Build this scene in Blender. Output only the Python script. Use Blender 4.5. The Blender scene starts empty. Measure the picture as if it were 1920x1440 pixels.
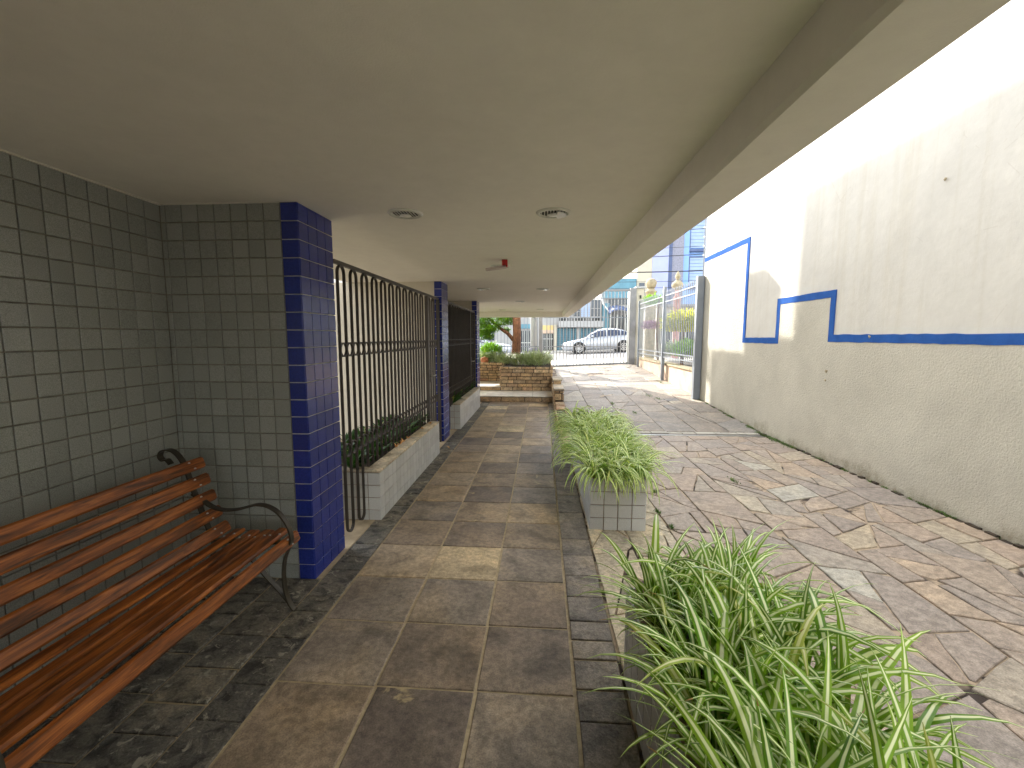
import bpy, bmesh, math, random
import numpy as np
from mathutils import Vector, Matrix, noise as mnoise
random.seed(7); R=math.radians; PI=math.pi; U=random.uniform
SC=bpy.context.scene; COL=SC.collection
# ------------------------------------------------------------ camera, sky, sun, exposure
cd=bpy.data.cameras.new('camera'); cam=bpy.data.objects.new('camera',cd); COL.objects.link(cam)
cd.sensor_width=36; cd.lens=36*830/1920; cd.clip_end=600; cd.clip_start=.02
cam.location=(0,0,1.5); cam.rotation_euler=(R(90-6.12),0,R(3.77)); SC.camera=cam
SUN=Vector((-.75,1.45,1.0)).normalized()            # towards the sun
W=bpy.data.worlds.new('World'); SC.world=W; W.use_nodes=True
nt=W.node_tree; sky=nt.nodes.new('ShaderNodeTexSky'); sky.sky_type='NISHITA'; sky.sun_disc=False
sky.sun_elevation=math.asin(SUN.z); sky.sun_rotation=math.atan2(SUN.x,SUN.y); sky.air_density=1; sky.dust_density=1.6; sky.ozone_density=.8
bgn=nt.nodes['Background']; hs=nt.nodes.new('ShaderNodeHueSaturation'); hs.inputs['Saturation'].default_value=.35; nt.links.new(sky.outputs[0],hs.inputs['Color']); nt.links.new(hs.outputs[0],bgn.inputs[0]); bgn.inputs[1].default_value=.15   # bright hazy summer sky
sl=bpy.data.lights.new('sun','SUN'); so=bpy.data.objects.new('sun',sl); COL.objects.link(so)
sl.energy=2.1; sl.angle=R(.6); sl.color=(1,.95,.87); so.rotation_euler=SUN.to_track_quat('Z','Y').to_euler()
SC.view_settings.view_transform='Standard'; SC.view_settings.look='None'; SC.view_settings.gamma=1
SC.view_settings.exposure=2.66
cy=SC.cycles; cy.use_denoising=True; cy.max_bounces=12; cy.diffuse_bounces=7; cy.glossy_bounces=4; cy.sample_clamp_indirect=6; cy.caustics_reflective=False; cy.caustics_refractive=False
try: cy.denoiser='OPENIMAGEDENOISE'
except Exception: pass

# ------------------------------------------------------------ materials
def lin(r,g,b): return tuple(((c/255)/12.92 if c/255<=.04045 else ((c/255+.055)/1.055)**2.4) for c in (r,g,b))+(1,)
class NT:
    def __init__(s,name):
        s.m=bpy.data.materials.new(name); s.m.use_nodes=True; s.t=s.m.node_tree; s.b=s.t.nodes['Principled BSDF']
    def n(s,ty,**k):
        x=s.t.nodes.new('ShaderNode'+ty)
        for a,v in k.items(): setattr(x,a,v)
        return x
    def l(s,a,b): s.t.links.new(a,b)
    def math(s,op,a,b=0,c=None,clamp=False):
        x=s.n('Math',operation=op); x.use_clamp=clamp
        for i,v in enumerate((a,b,c)):
            if v is None: continue
            if isinstance(v,(int,float)): x.inputs[i].default_value=v
            else: s.l(v,x.inputs[i])
        return x.outputs[0]
    def rnd(s):
        o=s.n('ObjectInfo').outputs['Random']; g=s.n('NewGeometry').outputs['Random Per Island']
        return s.math('FRACT',s.math('ADD',o,g))
    def pos(s,off=None,scale=(1,1,1)):
        p=s.n('NewGeometry').outputs['Position']
        mp=s.n('Mapping'); s.l(p,mp.inputs[0]); mp.inputs['Scale'].default_value=scale
        if off is not None:
            c=s.n('CombineXYZ'); s.l(s.math('MULTIPLY',off,37.),c.inputs[0]); s.l(s.math('MULTIPLY',off,91.),c.inputs[1]); s.l(c.outputs[0],mp.inputs['Location'])
        return mp.outputs[0]
    def noise(s,vec,scale,det=4,rough=.6,dist=0):
        x=s.n('TexNoise'); s.l(vec,x.inputs['Vector']); x.inputs['Scale'].default_value=scale; x.inputs['Detail'].default_value=det; x.inputs['Roughness'].default_value=rough; x.inputs['Distortion'].default_value=dist
        return x.outputs['Fac']
    def ramp(s,fac,stops,interp='LINEAR'):
        x=s.n('ValToRGB'); s.l(fac,x.inputs[0]); e=x.color_ramp; e.interpolation=interp
        while len(e.elements)<len(stops): e.elements.new(.5)
        for el,(p,c) in zip(e.elements,stops): el.position=p; el.color=c if len(c)==4 else tuple(c)+(1,)
        return x.outputs[0]
    def mix(s,fac,a,b,mode='MIX'):
        x=s.n('Mix',data_type='RGBA',blend_type=mode)
        for i,v in ((0,fac),(6,a),(7,b)):
            if isinstance(v,(int,float)): x.inputs[i].default_value=v
            elif isinstance(v,tuple): x.inputs[i].default_value=v if len(v)==4 else v+(1,)
            else: s.l(v,x.inputs[i])
        return x.outputs[2]
    def grey(s,v,a,b):      # maps 0..1 to a..b
        x=s.n('MapRange'); s.l(v,x.inputs[0]); x.inputs[3].default_value=a; x.inputs[4].default_value=b; return x.outputs[0]
    def bump(s,h,strength=.3,dist=.01,prev=None):
        x=s.n('Bump'); x.inputs['Strength'].default_value=strength; x.inputs['Distance'].default_value=dist; s.l(h,x.inputs['Height'])
        if prev is not None: s.l(prev,x.inputs['Normal'])
        s.l(x.outputs[0],s.b.inputs['Normal']); return x.outputs[0]
    def col(s,c): (s.l(c,s.b.inputs['Base Color']) if not isinstance(c,tuple) else setattr(s.b.inputs['Base Color'],'default_value',c if len(c)==4 else c+(1,)))
    def rough(s,v): (s.l(v,s.b.inputs['Roughness']) if not isinstance(v,(int,float)) else setattr(s.b.inputs['Roughness'],'default_value',v))
def simple(name,c,rough=.6,var=.18,scale=8,bs=.15,bscale=60,metal=0,bd=.004):
    k=NT(name); p=k.pos(); nz=k.noise(p,scale)
    c=tuple(c[:3]); a=tuple(x*(1-var) for x in c)+(1,); b=tuple(min(1,x*(1+var)) for x in c)+(1,)
    k.col(k.ramp(nz,[(.3,a),(.7,b)])); k.rough(rough); k.b.inputs['Metallic'].default_value=metal
    if bs: k.bump(k.noise(p,bscale,3),bs,bd)
    return k.m
def stone(name,stops,rough=(.45,.8),vein=.5,bs=.5,bd=.006,patch=None,nscale=5,spec=.4,soft=1.):
    k=NT(name); r=k.rnd(); p=k.pos(r)
    base=k.ramp(r,stops,'LINEAR'); n0=k.noise(p,1.7,5,.6,.8)
    n1=k.noise(p,nscale,6,.62,.6); n2=k.noise(p,nscale*7,5,.7); n3=k.noise(p,160,2,.6)
    c=k.mix(1,base,k.ramp(n1,[(.36,(1-vein,)*3),(.5,(1,1,1)),(.64,(1+vein*.6,1+vein*.54,1+vein*.45))]),'MULTIPLY')
    c=k.mix(1,c,k.ramp(n2,[(.38,(.74,)*3),(.62,(1.22,)*3)]),'MULTIPLY')
    c=k.mix(1,c,k.ramp(n3,[(.35,(.80,)*3),(.65,(1.18,)*3)]),'MULTIPLY')
    c=k.mix(soft,c,k.ramp(n0,[(.36,(.76,.76,.79)),(.5,(1,1,1)),(.64,(1.25,1.19,1.08))]),'MULTIPLY')
    n5=k.noise(p,24,6,.75,1.5); c=k.mix(k.ramp(n5,[(.66,(0,0,0)),(.74,(.35,)*3)]),c,(.5,.45,.38,1))
    if patch:
        n4=k.noise(p,patch[1],5,.65,1.2); c=k.mix(k.ramp(n4,[(patch[2],(0,0,0)),(patch[2]+.05,(1,1,1))]),c,patch[0])
    k.col(c); k.rough(k.grey(n2,rough[0],rough[1])); k.b.inputs['Specular IOR Level'].default_value=spec
    b1=k.bump(n1,bs,bd*2); k.bump(k.noise(p,45,6,.7),bs,bd,b1); return k.m
M={}
M['slate']=stone('walkway_slate',[(0,(.27,.21,.155,1)),(.2,(.36,.28,.19,1)),(.34,(.16,.132,.115,1)),(.48,(.31,.245,.18,1)),(.62,(.41,.32,.215,1)),(.74,(.24,.205,.175,1)),(.88,(.33,.265,.195,1)),(.95,(.54,.43,.27,1)),(1,(.50,.41,.26,1))],rough=(.38,.7),vein=.36,bs=.45,bd=.005,patch=((.46,.37,.22),2.6,.67))
M['darkslate']=stone('border_slate',[(0,(.12,.112,.092,1)),(.5,(.17,.157,.13,1)),(.8,(.095,.092,.082,1)),(1,(.21,.185,.14,1))],rough=(.4,.75),vein=.7,bs=1,bd=.012,patch=((.33,.31,.25),15,.59),nscale=13)
M['greyslate']=stone('edge_slate',[(0,(.22,.195,.17,1)),(.5,(.28,.245,.21,1)),(1,(.18,.165,.15,1))],rough=(.5,.8),vein=.4,bs=.9,bd=.008,nscale=7)
M['paving']=stone('crazy_paving',[(0,(.35,.275,.21,1)),(.2,(.32,.27,.225,1)),(.38,(.41,.315,.225,1)),(.55,(.29,.25,.215,1)),(.7,(.37,.285,.215,1)),(.85,(.34,.295,.24,1)),(.94,(.42,.345,.245,1)),(1,(.44,.41,.34,1))],rough=(.5,.8),vein=.12,soft=.35,bs=.35,bd=.004,nscale=3.5)
M['paleslab']=stone('pale_slab',[(0,(.50,.43,.31,1)),(.5,(.56,.48,.35,1)),(1,(.44,.38,.29,1))],rough=(.55,.85),vein=.3,bs=.4)
M['brick']=stone('stone_brick',[(0,(.50,.35,.2,1)),(.3,(.58,.43,.26,1)),(.6,(.44,.31,.19,1)),(.85,(.62,.49,.33,1)),(1,(.48,.28,.17,1))],rough=(.7,.95),vein=.4,bs=.9,bd=.012,nscale=8)
M['grout']=simple('grout',(.42,.34,.22),.9,.25,30,.5,120)
k=NT('joint_mortar'); k.col(k.ramp(k.noise(k.pos(),2.6,4,.7),[(.44,(.05,.036,.028,1)),(.53,(.44,.345,.24,1))])); k.rough(.95); k.bump(k.noise(k.pos(),80,3),.6,.004); M['mortar']=k.m
M['darkmortar']=simple('joint_dark',(.07,.055,.04),.95,.3,12,.5,90)
M['moss']=simple('moss',(.05,.09,.02),.9,.4,30,.8,120)
def tilemat(name,c,c2,sp,rough,bs,bsc,bd=.002,rv=.12):
    k=NT(name); r=k.rnd(); p=k.pos(r)
    n=k.noise(p,sp,3,.8); base=k.ramp(n,[(.35,c),(.65,c2)])
    c=k.mix(1,base,k.ramp(r,[(0,(1-rv,)*3),(1,(1+rv*.6,)*3)]),'MULTIPLY'); k.col(c); k.rough(rough)
    k.b.inputs['Specular IOR Level'].default_value=.5
    b=k.bump(k.noise(p,12,2,.5),bs*.5,bd*2); k.bump(k.noise(p,bsc,4,.6),bs,bd,b); return k.m
M['greytile']=tilemat('grey_speckled_tile',(.17,.18,.165,1),(.36,.37,.345,1),330,.27,.5,55)
M['whitetile']=tilemat('pale_speckled_tile',(.42,.425,.42,1),(.60,.60,.58,1),330,.3,.3,55)
M['bluetile']=tilemat('cobalt_tile',(.014,.026,.18,1),(.023,.04,.26,1),90,.16,.55,75,.0022)
M['plantergrout']=simple('planter_grout',(.27,.19,.14),.9,.3,20,.2)
M['tilegrout']=simple('tile_grout',(.17,.155,.125),.9,.3,20,.2)
M['lightgrout']=simple('pale_grout',(.5,.5,.5),.9,.2,20,.2)
def plaster(name,c,bump1,sc1,bump2=0,sc2=200,stain=.12,ss=.8,dist=.01):
    k=NT(name); p=k.pos(); n=k.noise(p,ss,6,.65,.4); n2=k.noise(p,9,5,.7)
    a=tuple(x*(1-stain) for x in c)+(1,); b=tuple(min(.95,x*(1+stain*.4)) for x in c)+(1,)
    cc=k.ramp(n,[(.3,a),(.62,b)]); cc=k.mix(1,cc,k.ramp(n2,[(.3,(.965,)*3),(.7,(1.02,)*3)]),'MULTIPLY')
    k.col(cc); k.rough(.85); k.b.inputs['Specular IOR Level'].default_value=.25
    h=k.bump(k.noise(p,sc1,5,.6),bump1,dist)
    if bump2: k.bump(k.noise(p,sc2,3,.6),bump2,.004,h)
    return k
M['ceiling']=plaster('ceiling_paint',(.87,.85,.80),.25,6,.25,180,.05,.5).m
M['innerwall']=plaster('inner_wall_paint',(.58,.54,.46),.25,6,.25,180,.06,.5).m
M['smoothwall']=None
k=plaster('smooth_wall_paint',(.66,.645,.60),.35,7,.2,160,.10,.9); k.b.inputs['Specular IOR Level'].default_value=.04
# cracks and flakes of old paint
p=k.pos(); w=k.n('TexWave'); 
vor=k.n('TexVoronoi',feature='DISTANCE_TO_EDGE'); k.l(p,vor.inputs['Vector']); vor.inputs['Scale'].default_value=1.7
nn=k.noise(p,2.2,5,.7); 
crk=k.math('MULTIPLY',k.math('LESS_THAN',vor.outputs[0],.006),k.math('GREATER_THAN',nn,.56))
base=k.b.inputs['Base Color'].links[0].from_socket; c=k.mix(k.math('MULTIPLY',crk,.15),base,(.38,.33,.26,1))
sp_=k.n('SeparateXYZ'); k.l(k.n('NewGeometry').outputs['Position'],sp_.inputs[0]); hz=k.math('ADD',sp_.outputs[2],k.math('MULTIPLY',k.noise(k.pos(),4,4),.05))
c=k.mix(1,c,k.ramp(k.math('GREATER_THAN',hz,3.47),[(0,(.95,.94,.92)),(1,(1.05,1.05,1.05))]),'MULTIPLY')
run=k.noise(k.pos(None,(1,3.2,.12)),2.5,5,.7); c=k.mix(1,c,k.ramp(run,[(.3,(.94,.925,.89)),(.5,(1,1,1))]),'MULTIPLY')
fl=k.noise(k.pos(),5.5,7,.8,.6); c=k.mix(k.ramp(fl,[(.715,(0,0,0)),(.73,(.55,)*3)]),c,(.47,.42,.33,1))
k.bump(k.ramp(fl,[(.70,(1,1,1)),(.73,(0,0,0))]),.5,.004,k.b.inputs['Normal'].links[0].from_socket); k.col(c)
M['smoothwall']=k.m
k=plaster('rough_render',(.56,.53,.445),1,55,1,130,.13,1.1,.010); k.b.inputs['Specular IOR Level'].default_value=.04
# grime at the foot of the wall: a dirt band with its own ragged outline
sep=k.n('SeparateXYZ'); k.l(k.n('NewGeometry').outputs['Position'],sep.inputs[0])
gr=k.math('SUBTRACT',k.noise(k.pos(),3.5,7,.75),k.math('MULTIPLY',sep.outputs[2],1.15))
base=k.b.inputs['Base Color'].links[0].from_socket
k.col(k.mix(k.ramp(gr,[(.33,(0,0,0)),(.62,(.75,)*3)]),base,(.2,.155,.085,1))); M['roughwall']=k.m
M['stripe']=simple('blue_stripe_paint',(.03,.10,.34),.95,.14,7,.5,50); M['stripe'].node_tree.nodes['Principled BSDF'].inputs['Specular IOR Level'].default_value=.05
M['iron']=simple('dark_iron',(.038,.03,.024),.5,.25,10,.15,80)
M['benchiron']=simple('bench_iron',(.05,.042,.03),.42,.25,20,.15,90,.4)
M['fence']=simple('grey_fence_paint',(.20,.22,.245),.45,.1,4,.1,80)
M['gatepaint']=simple('gate_paint',(.22,.215,.21),.5,.15,4,.1,80)
k=NT('varnished_wood'); p=k.pos(k.n('ObjectInfo').outputs['Random'],(14,1.2,14)); n=k.noise(p,3.2,6,.6,.7); n2=k.noise(k.pos(None,(150,5,150)),1.6,5,.7)
c=k.ramp(n,[(.36,(.075,.024,.006,1)),(.5,(.23,.067,.012,1)),(.66,(.42,.14,.028,1))]); c=k.mix(1,c,k.ramp(n2,[(.35,(.7,)*3),(.6,(1.08,)*3)]),'MULTIPLY')
k.col(c); k.rough(k.grey(n2,.3,.5)); k.b.inputs['Specular IOR Level'].default_value=.4; k.bump(n2,.25,.002); M['wood']=k.m
def leafmat(name,g1,g2,cr,w=.16,trans=.25,edge=False):
    k=NT(name); uv=k.n('UVMap'); s=k.n('SeparateXYZ'); k.l(uv.outputs[0],s.inputs[0]); r=k.rnd()
    d=k.math('ABSOLUTE',k.math('SUBTRACT',s.outputs[0],.5))
    m=k.n('MapRange'); k.l(d,m.inputs[0]); m.inputs[1].default_value=w; m.inputs[2].default_value=w+.08
    g=k.mix(r,g1,g2); g=k.mix(1,g,k.ramp(k.noise(k.pos(None,(1,1,1)),6,3),[(.3,(.75,)*3),(.7,(1.25,)*3)]),'MULTIPLY')
    tip=k.math('POWER',s.outputs[1],3.)
    c=k.mix(m.outputs[0],cr,g) if not edge else k.mix(m.outputs[0],g,cr)
    old=k.ramp(r,[(.955,(0,0,0)),(.98,(.5,)*3)]); c=k.mix(old,c,(.55,.48,.13,1))
    tp=k.math('GREATER_THAN',s.outputs[1],k.grey(r,.93,1.12)); c=k.mix(tp,c,(.33,.2,.07,1))
    k.col(c); k.rough(.42); k.b.inputs['Specular IOR Level'].default_value=.35
    tr=k.n('BsdfTranslucent'); k.l(k.mix(1,c,(1.,1.15,.5,1),'MULTIPLY'),tr.inputs[0]); ms=k.n('MixShader'); ms.inputs[0].default_value=trans
    out=[x for x in k.t.nodes if x.type=='OUTPUT_MATERIAL'][0]; k.l(k.b.outputs[0],ms.inputs[1]); k.l(tr.outputs[0],ms.inputs[2]); k.l(ms.outputs[0],out.inputs[0]); return k.m
M['spider']=leafmat('spider_plant_leaf',(.10,.235,.014,1),(.27,.43,.03,1),(.84,.87,.56,1),.13,.3)
M['spider2']=leafmat('yellow_green_leaf',(.10,.24,.02,1),(.25,.42,.04,1),(.84,.86,.45,1),.2,.3)
M['darkleaf']=leafmat('dark_broad_leaf',(.02,.07,.012,1),(.04,.11,.02,1),(.05,.13,.02,1),.03)
M['mossleaf']=leafmat('moss_leaf',(.06,.13,.015,1),(.12,.21,.03,1),(.08,.13,.02,1),.05,.1)
M['treeleaf']=leafmat('tree_leaf',(.10,.25,.015,1),(.28,.46,.04,1),(.12,.25,.02,1),.05,.4)
M['paleleaf']=leafmat('pale_shrub_leaf',(.16,.25,.10,1),(.28,.38,.17,1),(.6,.62,.42,1),.2)
M['goldleaf']=leafmat('golden_leaf',(.45,.52,.01,1),(.75,.62,.02,1),(.62,.55,.03,1),.05,.35)
M['limeleaf']=leafmat('lime_leaf',(.15,.33,.02,1),(.3,.5,.03,1),(.3,.5,.05,1),.05,.4)
M['pinkleaf']=leafmat('pink_flower',(.45,.12,.36,1),(.6,.3,.5,1),(.6,.3,.5,1),.05)
k=NT('bark'); p=k.pos(None,(1,1,.25)); n=k.noise(p,22,6,.7,.5); k.col(k.ramp(n,[(.35,(.05,.022,.011,1)),(.65,(.25,.11,.055,1))])); k.rough(.95); k.bump(n,1,.04); M['bark']=k.m
M['soil']=simple('soil',(.05,.035,.02),.95,.4,25,1,60)
M['asphalt']=simple('asphalt',(.17,.165,.16),.9,.12,2,.5,200)
M['concrete']=simple('concrete',(.42,.39,.33),.85,.15,3,.4,90)
M['palestone']=simple('pale_concrete_strip',(.42,.34,.23),.85,.2,10,.5,90)
M['earth']=simple('earth',(.20,.17,.12),.95,.3,.6,.3,20)
M['whitemetal']=simple('white_enamel',(.62,.63,.58),.35,.08,10,0)
M['chrome']=simple('worn_metal',(.5,.5,.48),.3,.15,30,.1,80,.9)
M['dark']=simple('dark_recess',(.02,.022,.02),.6,.2,10,0)
M['red']=simple('red_plastic',(.42,.01,.012),.35,.08,10,0)
M['plastic']=simple('white_plastic',(.50,.43,.42),.4,.08,10,0)
M['bulb']=simple('frosted_bulb',(.8,.8,.76),.3,.03,10,0)
M['teal']=simple('teal_tile',(.10,.24,.30),.5,.15,3,.2,40)
M['tealdark']=simple('teal_shadow',(.05,.12,.16),.6,.15,3,0)
M['fasc']=simple('pale_facade_paint',(.38,.375,.36),.8,.08,1.5,.2,40)
M['cream']=simple('cream_facade_paint',(.52,.47,.36),.8,.08,1.5,.2,40)
M['yellowp']=simple('ochre_paint',(.62,.48,.2),.8,.08,1.5,.2,40)
M['lav']=simple('lavender_facade_paint',(.38,.41,.62),.8,.06,1.5,.2,40)
M['greypier']=simple('grey_pebble_pier',(.26,.26,.31),.85,.2,12,.6,60)
M['bluefac']=simple('light_blue_facade_paint',(.24,.40,.74),.8,.06,1.5,.2,40)
M['shut']=simple('blue_grey_shutter',(.33,.43,.62),.6,.06,3,.1,40)
M['navyawn']=simple('slate_blue_awning',(.09,.12,.22),.7,.15,3,.1,40)
M['ochre']=simple('weathered_stone',(.36,.30,.19),.9,.3,9,.8,50)
M['pinkst']=simple('pink_stone',(.52,.27,.24),.9,.2,9,.6,50)
M['pinkwall']=simple('pink_beige_wall',(.56,.42,.31),.9,.2,3,.6,70)
M['terra']=simple('terracotta',(.55,.22,.11),.85,.2,12,.4,60)
M['dry']=simple('dry_leaf',(.62,.34,.12),.7,.3,40,.3,60)
k=NT('car_paint'); k.col((.72,.75,.80)); k.rough(.22); k.b.inputs['Metallic'].default_value=.25; k.b.inputs['Coat Weight'].default_value=.8; n=k.noise(k.pos(),900,1); k.bump(n,.02,.0005); k.col((.5,.53,.58)); M['car']=k.m
k=NT('car_glass'); k.col((.03,.045,.085)); k.rough(.06); k.bump(k.noise(k.pos(),2,1),.02,.002); M['glass']=k.m
M['tyre']=simple('tyre_rubber',(.02,.02,.022),.8,.2,10,.2)
M['rim']=simple('alloy',(.5,.51,.53),.3,.05,10,0,60,.7)
M['window']=simple('window_glass',(.035,.045,.06),.12,.2,2,.05,4)
M['wire']=simple('black_cable',(.03,.03,.035),.6,.1,5,0)
M['lens']=simple('lamp_lens',(.75,.77,.8),.15,.05,10,0)

# ------------------------------------------------------------ mesh helpers
class MB:
    def __init__(s): s.v=[]; s.f=[]; s.uv=[]; s.has=False
    def add(s,vs,fs,uvs=None):
        o=len(s.v); s.v+= [tuple(v) for v in vs]; s.f+=[tuple(i+o for i in f) for f in fs]
        if uvs is not None: s.has=True; s.uv+=uvs
        else: s.uv+=[(.5,.5)]*len(vs)
        return s
    def box(s,x0,x1,y0,y1,z0,z1):
        return s.add([(x0,y0,z0),(x1,y0,z0),(x1,y1,z0),(x0,y1,z0),(x0,y0,z1),(x1,y0,z1),(x1,y1,z1),(x0,y1,z1)],
            [(3,2,1,0),(4,5,6,7),(0,1,5,4),(1,2,6,5),(2,3,7,6),(3,0,4,7)])
    def tube(s,pts,rad,n=8,flat=None):
        pts=[Vector(p) for p in pts]; rs=rad if isinstance(rad,(list,tuple)) else [rad]*len(pts); vs=[];fs=[]; up=Vector((0,1,0)) if flat else None
        t0=(pts[1]-pts[0]).normalized(); a=up or (Vector((0,0,1)) if abs(t0.z)<.9 else Vector((1,0,0))); nx=t0.cross(a).normalized()
        for i,p in enumerate(pts):
            t=(pts[min(i+1,len(pts)-1)]-pts[max(i-1,0)]).normalized()
            nx=(nx-t*nx.dot(t)).normalized(); ny=t.cross(nx)
            for j in range(n):
                q=2*PI*j/n; vs.append(p+(nx*math.cos(q)+ny*math.sin(q))*rs[i])
        for i in range(len(pts)-1):
            for j in range(n): fs.append((i*n+j,i*n+(j+1)%n,(i+1)*n+(j+1)%n,(i+1)*n+j))
        fs.append(tuple(range(n))[::-1]); fs.append(tuple((len(pts)-1)*n+j for j in range(n))); return s.add(vs,fs)
    def strap(s,pts,w,t,ax=Vector((0,1,0))):   # flat bar of width w along ax, thickness t, following pts
        pts=[Vector(p) for p in pts]; vs=[];fs=[]
        for i,p in enumerate(pts):
            tg=(pts[min(i+1,len(pts)-1)]-pts[max(i-1,0)]).normalized(); nn=tg.cross(ax).normalized()
            for a,b in ((-1,-1),(1,-1),(1,1),(-1,1)): vs.append(p+ax*(a*w/2)+nn*(b*t/2))
        for i in range(len(pts)-1):
            for j in range(4): fs.append((i*4+j,i*4+(j+1)%4,i*4+4+(j+1)%4,i*4+4+j))
        fs.append((3,2,1,0)); k=(len(pts)-1)*4; fs.append((k,k+1,k+2,k+3)); return s.add(vs,fs)
    def lathe(s,prof,c,n=20,ax='Z'):
        vs=[];fs=[]
        for r,h in prof:
            for j in range(n):
                q=2*PI*j/n; a,b=r*math.cos(q),r*math.sin(q)
                vs.append((c[0]+a,c[1]+b,c[2]+h) if ax=='Z' else (c[0]+a,c[1]+h,c[2]+b))
        for i in range(len(prof)-1):
            for j in range(n): fs.append((i*n+j,i*n+(j+1)%n,(i+1)*n+(j+1)%n,(i+1)*n+j))
        return s.add(vs,fs)
    def leaf(s,base,az,L,w,e0,e1,seg=7,roll=0,vcut=.25,peak=.3):
        # arching strip: elevation goes from e0 to e1 along its length
        d=Vector((math.cos(az),math.sin(az),0)); side=Vector((-d.y,d.x,0)); p=Vector(base); vs=[];fs=[];uv=[]
        for i in range(seg+1):
            t=i/seg; e=e0+(e1-e0)*(t**1.25); tg=d*math.cos(e)+Vector((0,0,1))*math.sin(e)
            nn=side.cross(tg); sd=(side*math.cos(roll*t)+nn*math.sin(roll*t))
            ww=w*(min(1,.55+t/peak*.45) if t<peak else max(.04,1-((t-peak)/(1-peak))**1.8))*.5
            vs+=[p-sd*ww, p-nn*(ww*vcut), p+sd*ww]; uv+=[(0,t),(.5,t),(1,t)]
            p=p+tg*(L/seg)
        for i in range(seg):
            a=i*3; fs+=[(a,a+1,a+4,a+3),(a+1,a+2,a+5,a+4)]
        return s.add(vs,fs,uv)
    def mesh(s,name,smooth=False):
        me=bpy.data.meshes.new(name); me.from_pydata(s.v,[],s.f)
        if s.has:
            l=me.uv_layers.new(name='UVMap'); idx=np.empty(len(me.loops),dtype=np.int32); me.loops.foreach_get('vertex_index',idx)
            l.data.foreach_set('uv',np.array(s.uv,dtype=np.float32)[idx].ravel())
        if smooth: me.shade_smooth()
        me.update(); return me
    def build(s,name,mat,parent=None,smooth=False,bevel=0,**tags):
        me=s.mesh(name,smooth)
        if bevel:
            bm=bmesh.new(); bm.from_mesh(me); bmesh.ops.bevel(bm,geom=bm.edges[:],offset=bevel,segments=1,affect='EDGES'); bm.to_mesh(me); bm.free()
        return obj(name,me,mat,parent,**tags)
def obj(name,me,mat=None,parent=None,loc=(0,0,0),rot=None,**tags):
    if mat is not None and not me.materials: me.materials.append(M[mat] if isinstance(mat,str) else mat)
    o=bpy.data.objects.new(name,me); COL.objects.link(o); o.location=loc
    if rot: o.rotation_euler=rot
    if parent is not None:
        o.parent=parent; w=wloc(parent); o.location=Vector(loc)-w
    for a,v in tags.items(): o[a]=v
    return o
WL={}
def wloc(o): return WL.get(o.name,Vector((0,0,0)))
def thing(name,label,cat,loc=(0,0,0),group=None,kind=None):
    o=bpy.data.objects.new(name,None); COL.objects.link(o); o.location=loc; o.empty_display_size=.1; WL[o.name]=Vector(loc)
    if kind: o['kind']=kind
    else: o['label']=label; o['category']=cat
    if group: o['group']=group
    return o
def box(name,x0,x1,y0,y1,z0,z1,mat,parent=None,bevel=0,**t):
    if parent is not None and parent.name not in WL and parent.type=='MESH': pass
    return MB().box(x0,x1,y0,y1,z0,z1).build(name,mat,parent,bevel=bevel,**t)
def tilemesh(name,w,h,t,b):
    m=MB(); x,y=w/2,h/2
    m.add([(-x,-y,0),(x,-y,0),(x,y,0),(-x,y,0),(-x,-y,t-b),(x,-y,t-b),(x,y,t-b),(-x,y,t-b),(-x+b,-y+b,t),(x-b,-y+b,t),(x-b,y-b,t),(-x+b,y-b,t)],
      [(0,1,5,4),(1,2,6,5),(2,3,7,6),(3,0,4,7),(4,5,9,8),(5,6,10,9),(6,7,11,10),(7,4,8,11),(8,9,10,11)])
    return m.mesh(name)
TM={}
def tm(mat,w,h,t=.008,b=.0018):
    k=(mat,round(w,4),round(h,4)); 
    if k not in TM: TM[k]=tilemesh('tile',w,h,t,b); TM[k].materials.append(M[mat])
    return TM[k]
ROT={'+X':(PI/2,0,PI/2),'-Y':(PI/2,0,0),'-X':(PI/2,0,-PI/2),'+Y':(PI/2,0,PI),'+Z':(0,0,0)}
def tiled(parent,face,plane,a0,a1,z0,z1,mat,pa=.1,pz=.103,g=.006,fromtop=True,start='a0',single=lambda a,z:True,rest='tile_field'):
    """tiles on an upright face: a runs along the face, z up; tiles seen large are objects, others are one joined field"""
    rows=[];z=z1 if fromtop else z0
    if fromtop:
        while z>z0+.012: rows.append((max(z0,z-pz),z)); z-=pz
    else:
        while z<z1-.012: rows.append((z,min(z1,z+pz))); z+=pz
    cols=[];a=a0 if start=='a0' else a1
    if start=='a0':
        while a<a1-.012: cols.append((a,min(a1,a+pa))); a+=pa
    else:
        while a>a0+.012: cols.append((max(a0,a-pa),a)); a-=pa
    joined=MB(); nj=0
    for (c0,c1) in cols:
        for (r0,r1) in rows:
            w=c1-c0-g; h=r1-r0-g; ac=(c0+c1)/2; zc=(r0+r1)/2
            if w<.01 or h<.01: continue
            loc={'X':(plane,ac,zc),'Y':(ac,plane,zc)}[face[1]]
            j=(U(-.004,.004),U(-.004,.004))
            if single(ac,zc):
                r=ROT[face]; obj('tile',tm(mat,w,h),None,parent,loc,(r[0]+j[0],r[1]+j[1]*.6,r[2]))
            else:
                me=tm(mat,w,h); R3=Matrix.Translation(loc)@(Matrix.Rotation(ROT[face][2],4,'Z')@Matrix.Rotation(ROT[face][0],4,'X'))
                joined.add([R3@v.co for v in me.vertices],[tuple(p.vertices) for p in me.polygons]); nj+=1
    if nj: joined.build(rest,mat,parent,kind='stuff')
EX=[]
def sp(x,y,z):   # height of the ramp / street
    zs=.44+.045*(max(-12,min(14,x))-2)
    t=min(1,max(0,(y-6.9)/9.5)); return t*zs

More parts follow.
